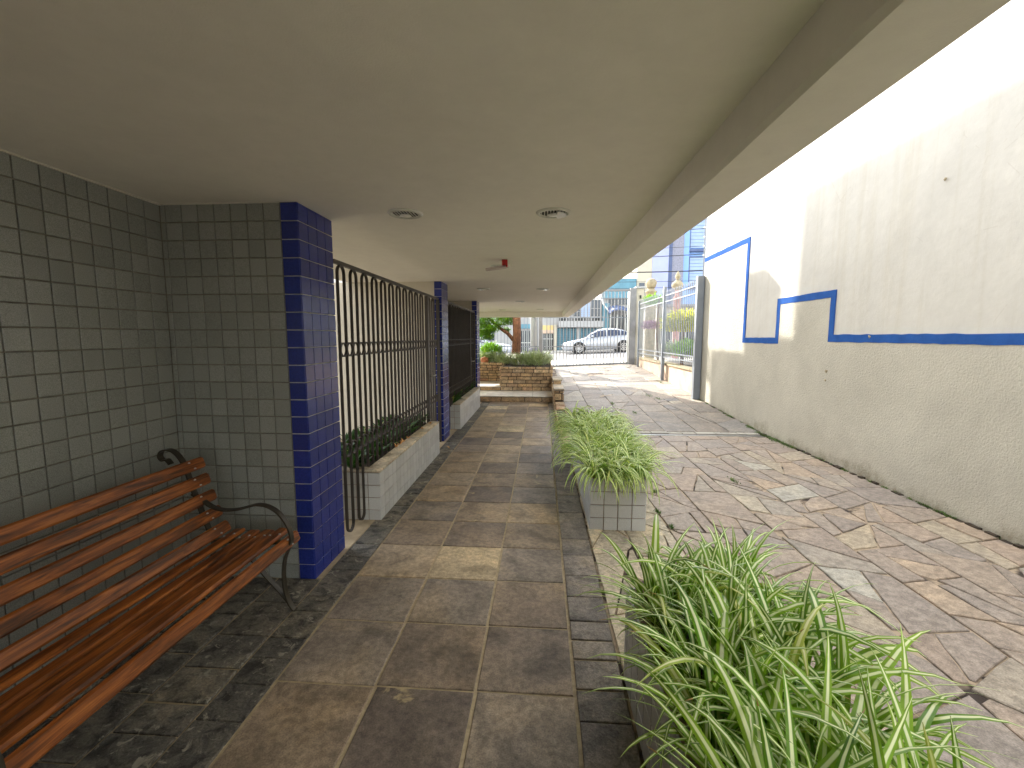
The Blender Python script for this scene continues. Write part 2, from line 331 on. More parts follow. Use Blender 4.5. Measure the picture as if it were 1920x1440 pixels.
# ------------------------------------------------------------ ground
g=MB(); xs=[-300,-60,-12,-6,-2.4,.352,.36,2,3.5,8,14,60,300]; ys=[-300,-40,-6,3,6.9,9,12,16.4,22,30,40,80,300]
def gz(x,y):
    if x<.355 and y<16.3 and x>-12: return -.035
    return sp(x,y,0)-.035
vs=[(x,y,gz(x,y)) for y in ys for x in xs]; n=len(xs)
fs=[(j*n+i,j*n+i+1,(j+1)*n+i+1,(j+1)*n+i) for j in range(len(ys)-1) for i in range(n-1)]
g.add(vs,fs).build('ground','earth',kind='structure')
m=MB()
m.add([(x,y,sp(x,y,0)+.004) for y in (20.2,29.6) for x in (-60,-12,14,60)],[(i,i+1,i+5,i+4) for i in range(3)]).build('road','asphalt',kind='structure')
m=MB()
for (y0,y1) in ((16.55,20.2),(29.6,34.2)):
    for x0,x1 in ((-60,-12),(-12,14),(14,60)):
        z0=sp(x0,20,0); z1=sp(x1,20,0)
        m.add([(x0,y0,z0-.1),(x1,y0,z1-.1),(x1,y1,z1-.1),(x0,y1,z0-.1),(x0,y0,z0+.05),(x1,y0,z1+.05),(x1,y1,z1+.05),(x0,y1,z0+.05)],[(4,5,6,7),(0,1,5,4),(2,3,7,6)])
m.build('pavement','concrete',kind='structure')

# ------------------------------------------------------------ walkway
walk=box('walkway',-2.25,.362,-6,10.07,-.03,.0,'grout'); walk['kind']='structure'; WL[walk.name]=Vector((0,0,0))
cols=[-1.146,-.703,-.268,.152]
def skew(o): o.rotation_euler=(0,0,-.008)
far=MB()
for k in range(-14,21):
    y0=1.286+.428*k; 
    for c in range(3):
        x0,x1=cols[c],cols[c+1]; jg=U(.005,.009)
        x0+=jg;x1-=jg
        if k>=-3:
            me=tm('slate',round(x1-x0,3),.428-2*.006,.006,.003); o=obj('tile',me,None,walk,((x0+x1)/2,y0+.214,.0),(U(-.0015,.0015),U(-.0015,.0015),-.009+U(-.003,.003)))
        else: far.box(x0,x1,y0+.007,y0+.421,0,.007)
far.build('tile_field','slate',walk,kind='stuff')
def stones(parent,mat,x0,x1,y0,y1,lmin,lmax,singles=True,h=.008,gp=.004):
    y=y0; j=MB()
    while y<y1-.03:
        L=min(U(lmin,lmax),y1-y)
        if y1-(y+L)<lmin*.5: L=y1-y
        z=h+U(-.0015,.003)
        if singles and y>-.2: obj('stone',tm(mat,round((x1-x0-2*gp)/.01)*.01,round((L-2*gp)/.015)*.015,.01,.003),None,parent,((x0+x1)/2,y+L/2,U(-.002,.001)),(U(-.006,.006),U(-.006,.006),U(-.012,.012)))
        else: j.box(x0+gp,x1-gp,y+gp,y+L-gp,0,z)
        y+=L
    if j.v: j.build('stone_field',mat,parent,kind='stuff')
stones(walk,'greyslate',.158,.362,-.3,10.0,.13,.3,h=.008)
stones(walk,'darkslate',-1.345,-1.152,-.3,10.0,.14,.3)
for a,b in ((-1.62,-1.35),(-1.9,-1.625),(-2.2,-1.905)):
    stones(walk,'darkslate',a,b,-.3,2.51,.14,.32)
box('concrete_strip',-1.46,-1.352,2.52,10.0,0,.006,'palestone',walk)

# ------------------------------------------------------------ crazy paving of the driveway
def clip(poly,n,c):      # keep n.p<=c
    out=[]
    for i,p in enumerate(poly):
        q=poly[(i+1)%len(poly)]; a=n[0]*p[0]+n[1]*p[1]-c; b=n[0]*q[0]+n[1]*q[1]-c
        if a<=0: out.append(p)
        if a*b<0: t=a/(a-b); out.append((p[0]+(q[0]-p[0])*t,p[1]+(q[1]-p[1])*t))
    return out
def area(p): return .5*sum(p[i][0]*p[(i+1)%len(p)][1]-p[(i+1)%len(p)][0]*p[i][1] for i in range(len(p)))
def inset(poly,gp):
    if area(poly)<0: poly=poly[::-1]
    out=poly
    for i,p in enumerate(poly):
        q=poly[(i+1)%len(poly)]; dx,dy=q[0]-p[0],q[1]-p[1]; L=math.hypot(dx,dy)
        if L<1e-5: continue
        n=(dy/L,-dx/L); out=clip(out,n,n[0]*p[0]+n[1]*p[1]-gp)
        if len(out)<3: return []
    return out
def split(poly,pt,ang):
    n=(math.cos(ang),math.sin(ang)); c=n[0]*pt[0]+n[1]*pt[1]
    return clip(poly,n,c),clip(poly,(-n[0],-n[1]),-c)
def crazy(parent,strips,y0,y1,lmin,lmax,mat,pdiag=.45,h=.012,zoff=0,name='paving_stone'):
    for (a,b) in zip(strips[:-1],strips[1:]):
        rest=[(a,y0),(b,y0),(b,y1),(a,y1)]; y=y0; pieces=[]
        while True:
            y+=U(lmin,lmax)
            if y>y1-lmin*.6: pieces.append(rest); break
            lo,rest=split(rest,((a+b)/2,y),PI/2+U(-.62,.62))
            pieces.append(lo)
        fin=[]
        for q in pieces:
            if len(q)<3: continue
            A=abs(area(q))
            if random.random()<pdiag and A>.1:
                cx=sum(p[0] for p in q)/len(q); cyy=sum(p[1] for p in q)/len(q)
                s1,s2=split(q,(cx+U(-.08,.08),cyy+U(-.08,.08)),U(-.6,.9)); 
                for s_ in (s1,s2):
                    if len(s_)>2 and random.random()<.35 and abs(area(s_))>.09:
                        cx=sum(p[0] for p in s_)/len(s_); cyy=sum(p[1] for p in s_)/len(s_); fin+=split(s_,(cx,cyy),U(0,PI))
                    else: fin.append(s_)
            else: fin.append(q)
        for q in fin:
            if len(q)<3 or abs(area(q))<.006: continue
            if random.random()<.4: # knock off a corner
                i=random.randrange(len(q)); p=q[i]; cx=sum(v[0] for v in q)/len(q); cyy=sum(v[1] for v in q)/len(q)
                n=(p[0]-cx,p[1]-cyy); L=math.hypot(*n); n=(n[0]/L,n[1]/L); q=clip(q,n,n[0]*p[0]+n[1]*p[1]-U(.02,.06))
            q=inset(q,U(.004,.0085))
            if len(q)<3 or abs(area(q))<.003: continue
            ring=[]
            for i,p in enumerate(q):
                r=q[(i+1)%len(q)]; L=math.hypot(r[0]-p[0],r[1]-p[1]); ring.append(p)
                if L>.16:
                    for t in (.33,.67): ring.append((p[0]+(r[0]-p[0])*t+U(-.006,.006),p[1]+(r[1]-p[1])*t+U(-.006,.006)))
            cx=sum(p[0] for p in ring)/len(ring); cyy=sum(p[1] for p in ring)/len(ring); hh=h+U(-.003,.003); tx,ty=U(-.006,.006),U(-.006,.006)
            def Z(x,y): return sp(x,y,0)+zoff
            n=len(ring); vs=[];b_=.004
            for (x,y) in ring: vs.append((x-cx,y-cyy,Z(x,y)-.02))
            for (x,y) in ring: vs.append((x-cx,y-cyy,Z(x,y)+hh-b_+tx*(x-cx)+ty*(y-cyy)))
            for (x,y) in ring:
                L=math.hypot(x-cx,y-cyy)+1e-6; s_=max(0,1-b_*1.3/L); vs.append(((x-cx)*s_,(y-cyy)*s_,Z(x,y)+hh+tx*(x-cx)+ty*(y-cyy)))
            fs=[]
            for i in range(n):
                j=(i+1)%n; fs+=[(i,j,n+j,n+i),(n+i,n+j,2*n+j,2*n+i)]
            fs.append(tuple(range(2*n,3*n)))
            m=MB().add(vs,fs); me=m.mesh(name); obj(name,me,mat,parent,(cx,cyy,0))
drive=MB()
drive.add([(x,y,sp(x,y,0)+.001) for y in (-6,6.72) for x in (.365,3.44)],[(0,1,3,2)])
drive.add([(x,y,sp(x,y,0)+.001) for y in (6.9,9,12,16.5) for x in (.3,3.5)],[(0,1,3,2),(2,3,5,4),(4,5,7,6)])
drive=drive.build('driveway','mortar',kind='structure')
crazy(drive,[.37,.66,1.0],-.8,6.7,.5,.9,'paleslab',.35)
crazy(drive,[1.0,1.37,1.80,2.20,2.63,3.0,3.41],-.3,6.7,.26,.62,'paving',.72)
M['paving2']=stone('ramp_paving',[(0,(.27,.22,.17,1)),(.3,(.23,.2,.165,1)),(.6,(.31,.26,.2,1)),(.8,(.22,.205,.19,1)),(1,(.38,.33,.25,1))],rough=(.5,.8),vein=.2,soft=.5,bs=.4,nscale=3.5)
crazy(drive,[.49,.95,1.45,1.95,2.45,2.95,3.42],7.0,16.3,.5,1.0,'paving2',.3,h=.014)
fa=MB(); y=-5.5
while y<-.4: 
    for a,b in ((.4,1),(1.02,1.9),(1.92,2.6),(2.62,3.4)): fa.box(a,b-.02,y,y+.5,0,.012)
    y+=.52
fa.build('stone_field','paving',drive,kind='stuff')

# drain across the driveway
dr=thing('drain_channel','dark slot drain with grey metal edge crossing the driveway below the ramp','drain',(2.1,6.8,0))
box('channel',.95,3.36,6.74,6.9,-.03,.001,'dark',dr)
box('metal_edge',.95,3.36,6.72,6.765,.001,.012,'chrome',dr)
m=MB(); x=.95
while x<3.33:
    L=U(.1,.3); m.box(x,min(3.36,x+L-.01),6.86+U(-.012,.012),6.99,0,.012+U(0,.006)); x+=L
m.build('mortar_edge','concrete',dr,bevel=.003)
box('grating',.97,3.34,6.79,6.845,-.01,.004,'gatepaint',dr)

# ------------------------------------------------------------ the apartment building: shell
bld=thing('apartment_building','beige apartment block whose ground floor passage and ceiling frame the view','building')
H=2.26
m=MB(); m.box(-2.75,.645,-5,14.1,H,4.66); m.box(-9,-2.75,-5,2.93,H,4.66); m.box(-9,-2.75,9.55,14.1,H,4.66); m.box(.662,.84,-5,14.1,2.122,4.66); m.build('ceiling','ceiling',bld)  # unseen top and open left gap shaped for wall shadow and recess daylight
# slightly wavy plaster beam skin
m=MB(); NY=90
for i in range(NY+1):
    y=-5+19.1*i/NY; wv=mnoise.noise(Vector((y*1.3,0,0)))*.006
    for (x,z) in ((.643+wv,H+.01),(.643+wv*.7,2.125),(.655+wv,2.106),(.842,2.104+wv*.4),(.854,2.116),(.853,2.9)): m.v.append((x,y,z)); m.uv.append((.5,.5))
for i in range(NY):
    for j in range(5): a=i*6+j; m.f.append((a,a+6,a+7,a+1))
m.build('beam','ceiling',bld,smooth=False)
box('cross_beam',-2.6,.64,13.98,14.11,2.1,H-.001,'ceiling',bld,bevel=.004)
m=MB(); m.box(-2.75,-.6,9.7,14.05,4.67,8.75); m.box(-9,-2.75,9.55,14.05,4.67,8.75); m.box(.45,.72,12.4,12.95,4.67,6.15)  # unseen blocks, post and stubs shaped for wall shadows and bounced sun
for i in range(6): m.box(.74,.8,11.05+.14*i,11.1+.14*i,4.67,5.0)
m.build('unseen_shadow_masses','ceiling',bld)
# left walls
wl=MB(); wl.box(-2.6,-2.218,-5,2.93,0,H); wl.box(-2.218,-1.393,2.523,2.922,0,H); wl.build('tiled_wall','tilegrout',bld)
wallg=bld
tiled(bld,'+X',-2.2178,-5,2.516,0.0,H,'greytile',.1035,.103,start='a1',single=lambda a,z:a>1.28)
tiled(bld,'-Y',2.5228,-2.212,-1.49,0.0,H,'greytile',.0985,.103,start='a1')
# blue corner pillar
def pillar(y0,y1,label,n=4,x=-1.385):
    t=thing('tiled_pillar',label,'pillar',(x-.05,(y0+y1)/2,0))
    box('core',x-.104,x-.006,y0+.007,y1-.007,0,H-.002,'lightgrout',t)
    tiled(t,'-Y',y0+.0068,x-.1035,x-.0005,0,H-.001,'bluetile',.103,.103)
    tiled(t,'+X',x-.0062,y0+.0005,y1-.0005,0,H-.001,'bluetile',(y1-y0)/n,.103)
    return t
pillar(2.515,2.93,'cobalt blue tiled pillar beside the wooden bench, the nearest of the three')
pillar(6.15,6.56,'narrow blue tiled pillar between the first and second iron grilles')
pillar(9.5,9.93,'farthest blue tiled pillar, at the end of the second iron grille',x=-1.385)
# rooms behind the grilles
m=MB(); m.box(-6,-1.49,6.2,6.5,0,H-.001); m.box(-6,-1.49,9.55,9.9,0,H-.001); m.box(-2.9,-2.7,6.5,9.55,0,H-.001)
m.build('inner_wall','innerwall',bld)
box('recess_floor',-5.8,-1.46,2.93,9.55,-.03,.003,'palestone',bld)
box('rear_light_blocker',-2.6,-.5,-5.1,-4.9,0,H-.001,'ceiling',bld)  # added out of view to cut the light reaching the tiled walls
box('bounce_yard',-14,3.4,-30,-6.01,-.034,.0,'concrete',None)['kind']='structure'  # unseen pale ground added to bounce daylight into the passage
box('cornice_line',-2.216,-2.2,-5,2.514,H-.008,H-.0005,'smoothwall',bld)
m=MB(); m.box(-2.2,-1.49,2.508,2.514,H-.006,H-.0008); m.build('cornice_line','smoothwall',bld)

# ------------------------------------------------------------ neighbour's boundary wall
nb=thing('boundary_wall','tall cream boundary wall with a stepped blue stripe along the driveway','wall',(3.5,0,0))
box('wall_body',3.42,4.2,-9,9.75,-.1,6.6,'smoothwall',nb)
ZS=[(-9,5.5,1.48),(5.5,6.7,2.0),(6.7,7.76,1.44),(7.76,9.75,3.09)]
m=MB()
for a,b,z in ZS: m.add([(3.412,a,-.05),(3.412,b,-.05),(3.412,b,z),(3.412,a,z)],[(0,3,2,1)])
for a,b,z in ZS: m.add([(3.412,a,z),(3.412,b,z),(3.42,b,z),(3.42,a,z)],[(0,3,2,1)])
m.build('rough_render','roughwall',nb)
m=MB(); h=.043
def st(y0,y1,z0,z1):
    hor=(y1-y0)>(z1-z0); L=(y1-y0) if hor else (z1-z0); n=max(2,int(L/.09)); vs=[]
    for i in range(n+1):
        t=i/n; w=.0035 if 0<i<n else 0; a,b=U(-w,w),U(-w,w)
        q=((y0+L*t,z0+a),(y0+L*t,z1+b)) if hor else ((y1+b,z0+L*t),(y0+a,z0+L*t))
        vs+=[(3.4085,)+q[0],(3.4085,)+q[1],(3.42,)+q[0],(3.42,)+q[1]]
    fs=[]
    for i in range(n): k=i*4; fs+=[(k,k+1,k+5,k+4),(k,k+4,k+6,k+2),(k+1,k+3,k+7,k+5)]
    m.add(vs,fs+[(0,2,3,1),(n*4,n*4+1,n*4+3,n*4+2)])
st(-9,5.5-h,1.48-h,1.48+h); st(5.5-h,5.5+h,1.48-h,2.0+h); st(5.5+h,6.7-h,2.0-h,2.0+h); st(6.7-h,6.7+h,1.44-h,2.0+h); st(6.7+h,7.76-h,1.44-h,1.44+h); st(7.76-h,7.76+h,1.44-h,3.09+h); st(7.76+h,9.75,3.09-h,3.09+h)
m.build('painted_stripe','stripe',nb)
# patches of broken plaster
for (y,z,s) in ((5.52,1.09,.03),(5.53,.98,.022),(4.87,1.5,.022),(4.15,2.83,.022)):
    q=MB(); n=9; ring=[(3.407,y+math.cos(i/n*2*PI)*s*U(.5,1.1),z+math.sin(i/n*2*PI)*s*U(.4,1)) for i in range(n)]
    q.add(ring+[(3.4,y,z)],[(i,(i+1)%n,n) for i in range(n)]).build('plaster_chip','ochre',nb)
# moss along the foot
mo=MB()
for y,s in [(6.2+U(0,2.2),U(.02,.05)) for _ in range(26)]+[(U(1,6),U(.008,.022)) for _ in range(50)]+[(U(8,9.7),U(.01,.03)) for _ in range(14)]+[(6.05,.06),(6.12,.05),(6.45,.06),(6.6,.05),(7.0,.05)]:
    for _ in range(int(14+s*900)):
        a=U(0,2*PI); mo.leaf((3.40-abs(random.gauss(0,s*.7)),y+random.gauss(0,s),sp(3.3,y,0)+.004),a,U(.012,.035)+s*.3,.008,U(.6,1.4),U(-.4,.6),2)
mo.build('wall_foot_moss','mossleaf',kind='stuff')
mo=MB()
y=-1
while y<9.6:
    L=U(.04,.12); z=sp(3.3,y,0); mo.box(3.385-U(0,.02),3.412,y,y+L,z,z+U(.008,.03)); y+=L*U(.9,1.6)
mo.build('foot_dirt','soil',drive,kind='stuff')
mo=MB()
for (x,y,s) in ((1.07,4.55,.02),(1.05,4.9,.02),(1.1,4.2,.02),(2.0,4.6,.03),(1.48,9.2,.05),(2.42,10.1,.07),(2.55,9.75,.05),(1.75,8.3,.04),(1.0,3.7,.015),(1.03,3.4,.015),(3.2,12.0,.05)):
    for _ in range(50):
        yy=y+random.gauss(0,s*1.6); mo.leaf((x+random.gauss(0,s*.5),yy,sp(x,yy,0)+.012),U(0,6.3),U(.01,.03)+s*.3,.008,U(.5,1.4),U(-.4,.5),2)
mo.build('joint_weeds','mossleaf',kind='stuff')

# ------------------------------------------------------------ iron grilles
def grille(y0,y1,gate0,planter_from,planter_to,zp,lab,glab,X=-1.432):
    t=thing('iron_grille',lab,'grille',(X,(y0+y1)/2,0)); pit=.115; zt=2.0
    def hoop(parent,ya,yb,zb,closed):
        m=MB(); r=(yb-ya)/2; yc=(ya+yb)/2; arc=[(X,yc+r*math.cos(q),zt-r+.0+r*math.sin(q)) for q in [PI*i/10 for i in range(11)]]
        pts=[(X,yb,zb+(r if closed else 0))]+arc+[(X,ya,zb+(r if closed else 0))]
        if closed: pts+= [(X,yc+r*math.cos(q),zb+r+r*math.sin(q)) for q in [PI+PI*i/8 for i in range(1,9)]]
        m.strap(pts,.021,.009,Vector((1,0,0))); m.build('hooped_bar','iron',parent)
    def ring(parent,yc,z,r=.05):
        m=MB(); pts=[(X,yc+r*math.cos(q),z+r*math.sin(q)) for q in [2*PI*i/16 for i in range(17)]]; m.strap(pts,.02,.006,Vector((1,0,0))); m.build('ring','iron',parent)
    def run(parent,a,b):
        y=a
        while y+pit<=b+.01:
            inpl=planter_from-.03<y+pit/2<planter_to+.1
            hoop(parent,y,y+pit*.93,(zp-.03) if inpl else .035,not inpl); y+=2*pit*.93
        y=a+pit*.46
        while y<b-.03: ring(parent,y,1.405); ring(parent,y,.66); y+=pit*.93
    run(t,y0+.06,gate0-.04)
    box('top_rail',X-.012,X+.012,y0,y1,2.003,2.03,'iron',t)
    box('post',X-.02,X+.02,gate0-.03,gate0,.0,2.0,'iron',t)
    box('post',X-.02,X+.02,y1-.035,y1-.002,.0,2.0,'iron',t)
    g=thing('iron_gate',glab,'gate',(X,(gate0+y1)/2,0))
    run(g,gate0+.05,y1-.09)
    for a in (gate0+.012,y1-.07): box('stile',X-.016,X+.016,a,a+.03,.03,1.99,'iron',g)
    box('lock_box',X-.02,X+.022,gate0+.045,gate0+.1,.92,1.08,'iron',g)
    MB().tube([(X+.02,gate0+.07,1.0),(X+.06,gate0+.07,1.0),(X+.06,gate0+.17,1.0)],.008).build('handle','chrome',g)
grille(3.02,6.14,5.52,3.4,5.5,.42,'dark iron grille of hooped bars and rings behind the nearer left planter','narrow dark iron gate with a lever handle beside the middle blue pillar')
grille(6.62,9.49,8.85,6.95,9.3,.42,'second dark iron grille, beyond the middle blue pillar','far iron gate beside the farthest blue pillar')

# ------------------------------------------------------------ tiled planters
def planter(x0,x1,y0,y1,h,label,faces,coping=True,inner=.05,mat='whitetile',sing=lambda a,z:True):
    t=thing('tiled_planter',label,'planter',((x0+x1)/2,(y0+y1)/2,0)); e=.007
    m=MB(); w=inner
    m.box(x0+e,x1-e,y0+e,y0+w,0,h-e); m.box(x0+e,x1-e,y1-w,y1-e,0,h-e); m.box(x0+e,x0+w,y0+w,y1-w,0,h-e); m.box(x1-w,x1-e,y0+w,y1-w,0,h-e)
    m.build('planter_body','plantergrout',t)
    box('soil',x0+w,x1-w,y0+w,y1-w,.1,h-.05,'soil',t)
    for f in faces:
        if f=='-Y': tiled(t,f,y0+e,x0,x1,0.006,h-.001,mat,(x1-x0)/max(1,round((x1-x0)/.105)),.104)
        if f=='+X': tiled(t,f,x1-e,y0,y1,0.006,h-.001,mat,.103,.104,single=sing)
        if f=='-X': tiled(t,f,x0+e,y0,y1,0.006,h-.001,mat,.103,.104,single=sing)
    return t
p1=planter(.372,.86,-.9,1.83,.43,'nearest low tiled planter in the right foreground full of striped spider plants',['-X','+X'],sing=lambda a,z:a>.5)
p2=planter(.383,.81,3.33,5.75,.42,'middle low tiled planter of yellow green spider plants beside the driveway',['-Y','-X','+X'])
tiled(p1,'+Y',1.83-.007,.372,.86,.006,.429,'whitetile',.111,.104)
def coping(t,x0,x1,y0,y1,h):
    y=y0
    while y<y1-.02:
        e=min(y1,y+U(.24,.34)); o=MB().box(x0,x1,y+.002,e-.002,h,h+.018); o.build('coping_slab','paleslab',t,bevel=.003); y=e
p3=planter(-2.1,-1.295,3.4,5.5,.405,'long left planter with dark leafy plants beneath the first iron grille',['-Y','+X'])
coping(p3,-1.42,-1.292,3.397,5.5,.406)
coping(p3,-1.7,-1.42,3.397,3.5,.406)
p4=planter(-2.1,-1.295,6.98,9.3,.405,'second left planter, beyond the middle blue pillar',['-Y','+X'])
coping(p4,-1.42,-1.292,6.977,9.3,.406)

# spider plants
LV=[]
def leafvar(mat,n,Lr,wr,e1r):
    out=[]
    for i in range(n):
        m=MB(); L=U(*Lr); m.leaf((0,0,0),0,L,U(*wr),U(.95,1.45),U(*e1r),9,U(-1.0,1.0),.22,.35); me=m.mesh('leaf',True); me.materials.append(M[mat]); out.append(me)
    return out
near=leafvar('spider',40,(.36,.58),(.017,.031),(-1.35,-.1))+leafvar('spider',5,(.3,.46),(.022,.03),(.2,.9))
for iy in range(10):
    for ix in range(3):
        y=-.12+iy*.203+U(-.05,.05); x=.475+ix*.155+U(-.03,.03)
        if y>1.72: y=1.72+U(-.04,.02)
        ORD=['nearest','second','third','fourth','fifth','sixth','seventh','eighth','ninth','tenth','eleventh','twelfth','thirteenth']; ROW=['left','middle','right']
        t=thing('spider_plant','striped spider plant, %s from the camera in the %s row of the nearest planter'%(ORD[iy],ROW[ix]),'plant',(x,y,.36),'spider plants in the nearest planter')
        n=50 if y>.35 else 28
        for q in range(n):
            az=U(0,2*PI); o=obj('leaf',random.choice(near),None,t,(x+math.cos(az)*.018,y+math.sin(az)*.018,.37+U(-.01,.01)),(U(-.22,.22),U(-.2,.2),az)); s=U(.70,1.16)*(1-.2*max(0,-math.cos(az))); o.scale=(s,s,s)
for iy in range(12):
    for ix in range(3):
        y=3.42+iy*.2+U(-.04,.04); x=.45+ix*.15+U(-.03,.03); m=MB()
        for q in range(44):
            az=U(0,2*PI); m.leaf((x+math.cos(az)*.02,y+math.sin(az)*.02,.37),az,U(.25,.47),U(.015,.026),U(.9,1.5),U(-1.5,-.2),7,U(-.8,.8),.2,.35)
        if iy<2 or ix!=1:
            for q in range(16 if iy else 26):
                az=(-PI/2 if iy<2 else (0 if ix==2 else PI))+U(-.8,.8); m.leaf((x+math.cos(az)*.03,y+math.sin(az)*.03,.38),az,U(.32,.5),U(.014,.022),U(.7,1.3),U(-2.1,-1.5),8,U(-.6,.6),.2,.35)
        m.build('spider_plant','spider2',None,label='yellow green spider plant, %s from the front in the %s row of the middle planter'%(ORD[iy],ROW[ix]),category='plant',group='spider plants in the middle planter',smooth=True)
def broad(x,y,z,label,group,n=16,L=(.14,.26),mat='darkleaf'):
    m=MB()
    for q in range(n):
        az=U(0,2*PI); m.leaf((x+U(-.03,.03),y+U(-.03,.03),z),az,U(*L),U(.045,.07),U(.7,1.45),U(-.5,.7),6,U(-.3,.3),.3,.45)
    m.build('leafy_plant',mat,None,smooth=True,label=label,category='plant',group=group)
for i in range(12): y=3.5+i*.17; broad(-1.55+U(-.05,.04),y,.38,'dark leafy plant behind the first grille, %s from the planter front, right row'%ORD[i],'dark plants in the nearer left planter'); broad(-1.8+U(-.05,.05),y+.05,.38,'dark leafy plant behind the first grille, %s from the planter front, left row'%ORD[i],'dark plants in the nearer left planter',14)
for i in range(9): broad(-1.5+U(-.05,.05),7.1+i*.25,.38,'dark leafy plant behind the second grille, %s from the planter front'%ORD[i],'dark plants in the second left planter',16,(.18,.32))
for (x,y,z,dl) in ((-1.36,5.3,.43,'farthest on'),(-1.37,5.0,.43,'second farthest on'),(-1.40,4.35,.43,'third nearest on'),(-1.40,4.25,.43,'second nearest on'),(-1.40,4.14,.43,'nearest on'),(-1.22,5.75,.01,''),(-1.395,4.5,.43,'halfway along')):
    m=MB()
    for q in range(4): m.leaf((x,y,z),U(0,6.3),U(.03,.055),.025,U(.2,1.2),U(-.3,.6),3)
    m.build('dry_leaf','dry',None,label='curled orange dry leaf, %s the planter coping'%dl if z>.1 else 'orange dry leaf on the slate floor by the middle pillar',category='leaf',**({'group':'dry leaves on the planter edge'} if z>.1 else {}))

# ------------------------------------------------------------ bench
bn=thing('wooden_bench','varnished orange slatted bench with scrolled dark iron ends against the tiled wall','bench',(-1.7,1.6,0))
def smooth(pts,n=5):
    out=[]; P=[Vector(p) for p in pts]
    for i in range(len(P)-1):
        a=P[max(i-1,0)];b=P[i];c=P[i+1];d=P[min(i+2,len(P)-1)]
        for k in range(n):
            t=k/n; out.append(.5*((2*b)+(-a+c)*t+(2*a-5*b+4*c-d)*t*t+(-a+3*b-3*c+d)*t**3))
    out.append(P[-1]); return out
def v2(l,y): return [(a,y,b) for a,b in l]
for Yb in (2.2,.9):
    fr=MB()
    back=[(-1.985,.815),(-2.005,.84),(-2.03,.838),(-2.045,.86),(-2.03,.888),(-1.99,.896),(-1.95,.875),(-1.912,.82),(-1.885,.73),(-1.86,.64),(-1.83,.55),(-1.80,.46),(-1.775,.40)]
    fr.strap(smooth(v2(back,Yb)),.032,.008)
    fr.strap(smooth(v2([(-1.775,.40),(-1.79,.3),(-1.85,.15),(-1.93,.01)],Yb)),.032,.008)
    e=bn; fr.build('back_frame','benchiron',bn)
    fr=MB(); fr.strap(smooth(v2([(-1.875,.655),(-1.83,.625),(-1.765,.582),(-1.70,.568),(-1.62,.575),(-1.56,.592),(-1.51,.603),(-1.45,.592),(-1.395,.555),(-1.352,.49),(-1.335,.42),(-1.352,.365),(-1.378,.30),(-1.390,.22),(-1.388,.13),(-1.372,.06),(-1.345,.015),(-1.33,.008)],Yb)),.03,.009); fr.build('armrest','benchiron',bn)
    fr=MB(); fr.strap(smooth(v2([(-1.372,.06),(-1.43,.13),(-1.50,.21),(-1.56,.29),(-1.60,.385)],Yb)),.03,.008); fr.strap(v2([(-1.775,.40),(-1.60,.388),(-1.37,.395)],Yb),.03,.01); fr.build('brace','benchiron',bn)
def slat(x,z,w,t,ang,y0=.8,y1=2.29,bolts=True,nm='slat'):
    # cross-section w wide, t thick, rotated by ang in the XZ plane
    m=MB(); c,s=math.cos(ang),math.sin(ang); prof=[]; r=.0085
    for (a,b) in ((-w/2,-t/2+r),(-w/2+r,-t/2),(w/2-r,-t/2),(w/2,-t/2+r),(w/2,t/2-r),(w/2-r,t/2),(-w/2+r,t/2),(-w/2,t/2-r)): prof.append((a*c-b*s,a*s+b*c))
    vs=[];ys_=[(y0,.9),(y0+.006,1),(y1-.006,1),(y1,.9)]
    for yy,k in ys_: vs+=[(p[0]*k,yy-1.6,p[1]*k) for p in prof]
    fs=[(i*8+j,i*8+8+j,i*8+8+(j+1)%8,i*8+(j+1)%8) for i in range(3) for j in range(8)]+[tuple(range(8)),tuple(range(31,23,-1))]
    o=obj(nm,m.add(vs,fs).mesh(nm),'wood',bn,(x,1.6,z)); WL[o.name]=Vector((x,1.6,z))
    for yb in (.9,2.2):
        for k in (-.3,.3):
            px=k*w*c-(t/2)*s; pz=k*w*s+(t/2)*c
            b=obj('bolt',BOLT,None,o,(x+px,yb+k*.04,z+pz))
b_=MB(); b_.lathe([(.0065,-.002),(.0065,.001),(.005,.003),(.0,.004)],(0,0,0),8); BOLT=b_.mesh('bolt',True); BOLT.materials.append(M['chrome'])
# the back slats face the sitter: normal leans up and forwards
for (x,z,a) in ((-1.893,.806,1.25),(-1.868,.715,1.27),(-1.84,.622,1.28),(-1.812,.530,1.27),(-1.772,.443,1.1)):
    slat(x+.014,z,.063,.022,2*PI-a)
for (x,z,a) in ((-1.685,.414,.16),(-1.60,.408,.10),(-1.515,.412,.02),(-1.43,.423,-.06)): slat(x,z,.064,.026,a+random.uniform(-.05,.05))
slat(-1.356,.395,.062,.024,-1.22)

